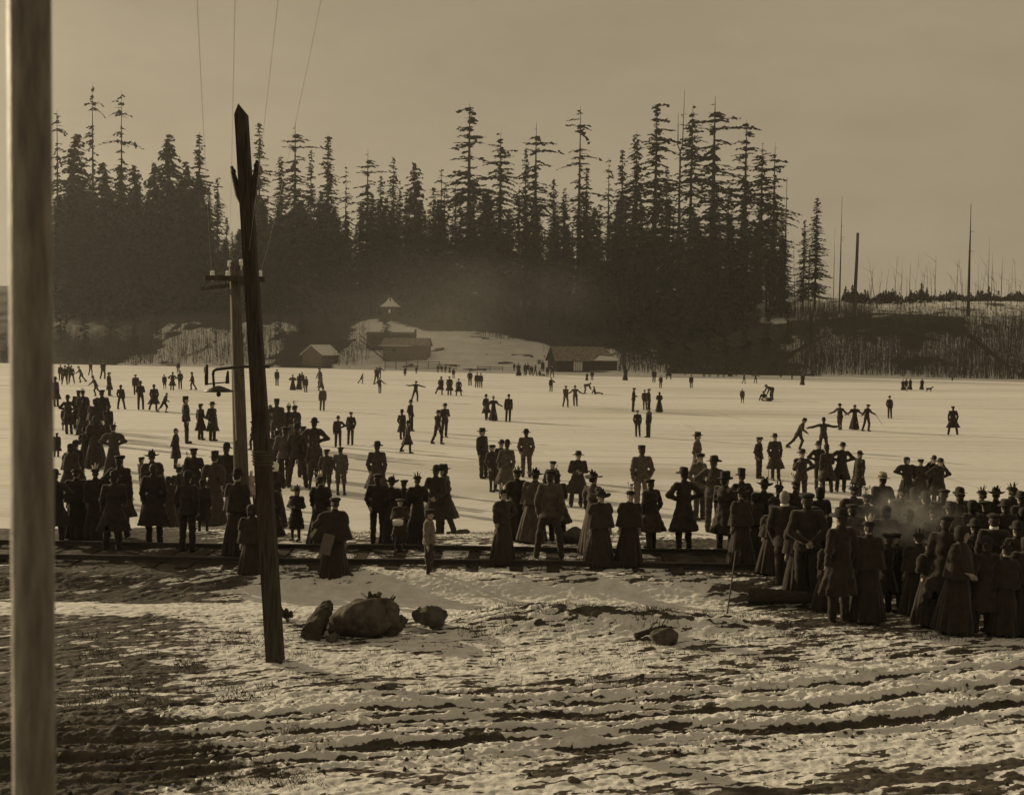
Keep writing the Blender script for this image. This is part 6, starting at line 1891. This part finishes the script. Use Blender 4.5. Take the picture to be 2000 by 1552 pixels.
 (1612, 1005, 1160, 'C', 'stand', 190, 'bowler', 'k', 'dark bowler showing left of the big black hat', CRW),
 (1665, 985, 1150, 'C', 'stand', 175, 'cap', 'k', 'capped back right of the big black hat', CRW),
 (1720, 985, 1150, 'K', 'stand', 180, 'hood', 'd', 'shawled back right of the bright white plume', CRW),
 (1765, 992, 1152, 'C', 'stand', 180, 'bowler', 'd', 'bowler in the smoke above the turning boy', CRW),
 (1815, 985, 1145, 'W', 'stand', 180, 'plume', 'k', 'plumed hat just left of the tall man by the smoke', CRW),
 (1852, 978, 1140, 'C', 'stand', 180, 'bowler', 'k', 'bowler right of the tall man by the smoke', CRW),
 (1895, 975, 1135, 'K', 'stand', 180, 'hood', 'k', 'hooded back below the crown shaped hat', CRW),
 (1925, 978, 1138, 'C', 'stand', 180, 'cap', 'k', 'capped back directly left of the white collar', CRW),
 (1960, 975, 1135, 'C', 'stand', 180, 'bowler', 'k', 'bowler below the tall ragged plumes', CRW),
 (1995, 990, 1150, 'K', 'stand', 180, 'hood', 'k', 'hooded back at the very right edge', CRW),
 (1505, 985, 1120, 'K', 'stand', 175, 'hood', 'd', 'crouched shawl between the stooping woman and the grey haired man', CRW),
 (1915, 1045, 1236, 'C', 'stand', 180, 'bowler', 'k', 'front row bowler at the right, left of the two edge women', CRW),
 (1956, 1052, 1238, 'K', 'stand', 185, 'plume', 'k', 'left one of the two front row women at the right edge', CRW),
 (1994, 1046, 1236, 'K', 'stand', 175, 'hood', 'k', 'right one of the two front row women at the right edge', CRW),
 (1722, 1040, 1196, 'C', 'stand', 180, 'cap', 'k', 'capped back squeezed between the white plume and the turning boy', CRW),
 (1812, 1050, 1220, 'W', 'stand', 180, 'wide', 'k', 'broad brimmed woman left in front of the tall man by the smoke', CRW),
 (1612, 1040, 1190, 'W', 'stand', 180, 'plume', 'k', 'plumed woman pressed against the left arm of the big black hat', CRW),
 # --- the two nearest by the rails
 (650, 971, 1145, 'K', 'oneakimbo', 180, 'cap', 'k', 'woman in a cloak and cap carrying a flat pale parcel', NEAR),
 (838, 994, 1131, 'B', 'stand', 60, 'cap', 'md', 'boy in a light jacket and knee breeches before the near rail', NEAR),
 # --- on the slope
 (878, 642, 654, 'S', 'walk', 40, 'cap', 'd', 'tiny walker high on the snowy slope below the pavilion', FAR),
]
JOF = {}
for row in TABLE:
    sk_ = row[9] is ICE and row[4] in ('push', 'armsout', 'hold', 'walk', 'stride', 'apart')
    PO, PJ, PS = person(*row, skates=sk_); JOF[PO.name] = PJ
# things people carry
def find(label):
    return next(o for o in PEOPLE if o['label'].startswith(label))
o = find('woman in a cloak and cap')
q = MB(); q.box((0, 0, 0), (.20, .05, .36), jit=.012)
par = q.build('parcel', 'parcel'); tag(par, 'flat pale parcel under the arm of the cloaked woman', 'parcel')
par.location = o.location + Vector((-.06, -.30, .80)); par.rotation_euler = (0, R(14), R(4))
o = find('youth bowing his head')
st_ = MB().tube([(0, 0, 0), (.02, -.01, .5), (.0, 0, .92), (.05, 0, .97), (.1, 0, .93)], [.012, .012, .013, .012, .011], 6).build('walking_stick', 'wood_pole')
st_.location = o.location + Vector((.32, -.2, 0)); tag(st_, 'long walking stick planted on the ice before the bowing youth', 'walking stick')
o = find('child in a tam cap')
mf = MB().tube([(-.1, 0, 0), (-.05, 0, .0), (.05, 0, 0), (.1, 0, 0)], [.05, .065, .065, .05], 10).build('muff', 'linen', smooth=True)
mf.location = o.location + Vector((-.02, -.22, .62)); tag(mf, 'pale muff held by the child in the tam cap', 'muff')
o = find('right skater of the three')
ck = MB().tube([(0, 0, 0), (.42, 0, -.55)], .012, 5).build('hockey_stick', 'wood_pole'); ck.location = o.location + Vector((.55, -.1, 1.0)); tag(ck, 'thin stick held out by the right skater of the three', 'stick')
for lb in ('man with a bright white collar', 'grey haired bareheaded'):
    o = find(lb); J = JOF[o.name]
    c = MB().lathe([(.066, -.02), (.070, 0), (.067, .028), (.06, .03)], 14, sy=1.0).build('collar', 'linen', o, True)
    c.location = Vector(J['neck']) + Vector((0, .002, .022))
    c.scale = (1.05, 1.05, 1.3 if 'bright' in lb else .8)
for ch in find('grey haired bareheaded').children:
    if ch.name.startswith('hair'): ch.material_slots[0].material = M('hair_grey')

# little dog beyond the trio
g0 = on_ground(1814, 766)
f = Field((-.2, -.5, 0), (.2, .5, .62), .02)
f.cap((0, -.16, .33), (0, .18, .33), .095, .075, .03); f.cap((0, -.2, .36), (0, -.29, .47), .06, .05, .03)
f.cap((0, -.29, .49), (0, -.40, .46), .058, .03, .02); f.cap((0, .2, .36), (0, .33, .46), .022, .014, .02)
for s in (-1, 1):
    f.cap((s * .05, -.17, .28), (s * .055, -.17, .14), .035, .024, .02); f.cap((s * .055, -.17, .14), (s * .055, -.18, .02), .022, .02, .01)
    f.cap((s * .05, .16, .28), (s * .055, .12, .19), .05, .03, .02); f.cap((s * .055, .12, .19), (s * .055, .20, .11), .026, .02, .01); f.cap((s * .055, .20, .11), (s * .055, .18, .02), .02, .02, .01)
    f.cap((s * .04, -.27, .52), (s * .05, -.25, .58), .02, .01, .01)
dg = link('dog', np_mesh('dog', f), 'fur'); dg.location = g0; dg.rotation_euler = (0, 0, R(60)); dg.scale = (1.4, 1.4, 1.4)
dg.material_slots[0].link = 'OBJECT'; dg.material_slots[0].material = M('coat_black')
tag(dg, 'little dark dog trotting on the far right ice', 'dog')
sl = on_ground(905, 668)
s2 = empty('sled', sl); tag(s2, 'tiny dark sled with its load on the snowy slope', 'sled')
for y in (-.25, .25): MB().tube([(-.7, y, .05), (.5, y, .05), (.75, y, .25)], .04, 5).build('runner', 'wood_dark', s2)
MB().box((0, 0, .22), (1.2, .6, .08)).build('deck', 'wood_dark', s2)
MB().box((-.2, 0, .5), (.6, .5, .5), taper=.7).build('load', 'coat_black', s2)

# ------------------------------------------------------------------ air: even haze, smoke of the fire
def vol_mat(name, dens, colr, noise=None, aniso=.3, soft=(.42, .68)):
    m = bpy.data.materials.new(name); m.use_nodes = True
    t = m.node_tree; t.nodes.remove(t.nodes['Principled BSDF'])
    v = t.nodes.new('ShaderNodeVolumePrincipled')
    v.inputs['Color'].default_value = (*colr, 1); v.inputs['Density'].default_value = dens; v.inputs['Anisotropy'].default_value = aniso
    if noise:
        c = t.nodes.new('ShaderNodeTexCoord')
        n = t.nodes.new('ShaderNodeTexNoise'); n.inputs['Scale'].default_value = noise; n.inputs['Detail'].default_value = 4
        t.links.new(c.outputs['Object'], n.inputs['Vector'])
        ln = t.nodes.new('ShaderNodeVectorMath'); ln.operation = 'LENGTH'; t.links.new(c.outputs['Object'], ln.inputs[0])
        r1 = t.nodes.new('ShaderNodeMapRange'); r1.inputs[1].default_value, r1.inputs[2].default_value, r1.inputs[3].default_value, r1.inputs[4].default_value = .95, .15, 0, 1
        t.links.new(ln.outputs['Value'], r1.inputs[0])
        r2 = t.nodes.new('ShaderNodeMapRange'); r2.inputs[1].default_value, r2.inputs[2].default_value = soft
        t.links.new(n.outputs[0], r2.inputs[0])
        a = t.nodes.new('ShaderNodeMath'); a.operation = 'MULTIPLY'; t.links.new(r1.outputs[0], a.inputs[0]); t.links.new(r2.outputs[0], a.inputs[1])
        b = t.nodes.new('ShaderNodeMath'); b.operation = 'MULTIPLY'; b.inputs[1].default_value = dens; t.links.new(a.outputs[0], b.inputs[0])
        t.links.new(b.outputs[0], v.inputs['Density'])
    t.links.new(v.outputs[0], t.nodes['Material Output'].inputs['Volume'])
    return m
MT['haze'] = vol_mat('haze', .00020, (.95, .93, .88))
hz_ = MB().box((0, 190, 44), (900, 760, 96)).build('haze', 'haze')
tag(hz_, 'thin winter haze over lake and forest', 'haze', kind='stuff')
def smoke(name, c, size, dens, noise, label, seed=0, soft=(.42, .68)):
    bm = bmesh.new(); bmesh.ops.create_icosphere(bm, subdivisions=3, radius=1)
    me = bpy.data.meshes.new(name); bm.to_mesh(me); bm.free()
    MT[name + str(seed)] = vol_mat(name, dens, (.95, .93, .88), noise, soft=soft)
    o = link(name, me, name + str(seed)); o.location = c; o.scale = size; o.rotation_euler = (0, 0, seed)
    tag(o, label, 'smoke', kind='stuff'); return o
c = on_ground(1775, 1170)
smoke('smoke', (c.x, c.y + .5, c.z + 1.15), (1.35, .8, .95), 1.2, 1.6, 'smoke of a hidden fire drifting through the crowd at the right', 0)
p_ = at(1010, 615, 238)
smoke('smoke', (p_.x, 238, p_.z), (80, 9, 15), .017, 1.6, 'wide pale veil of smoke before the forest foot behind the boathouse', 1, (.22, .85))
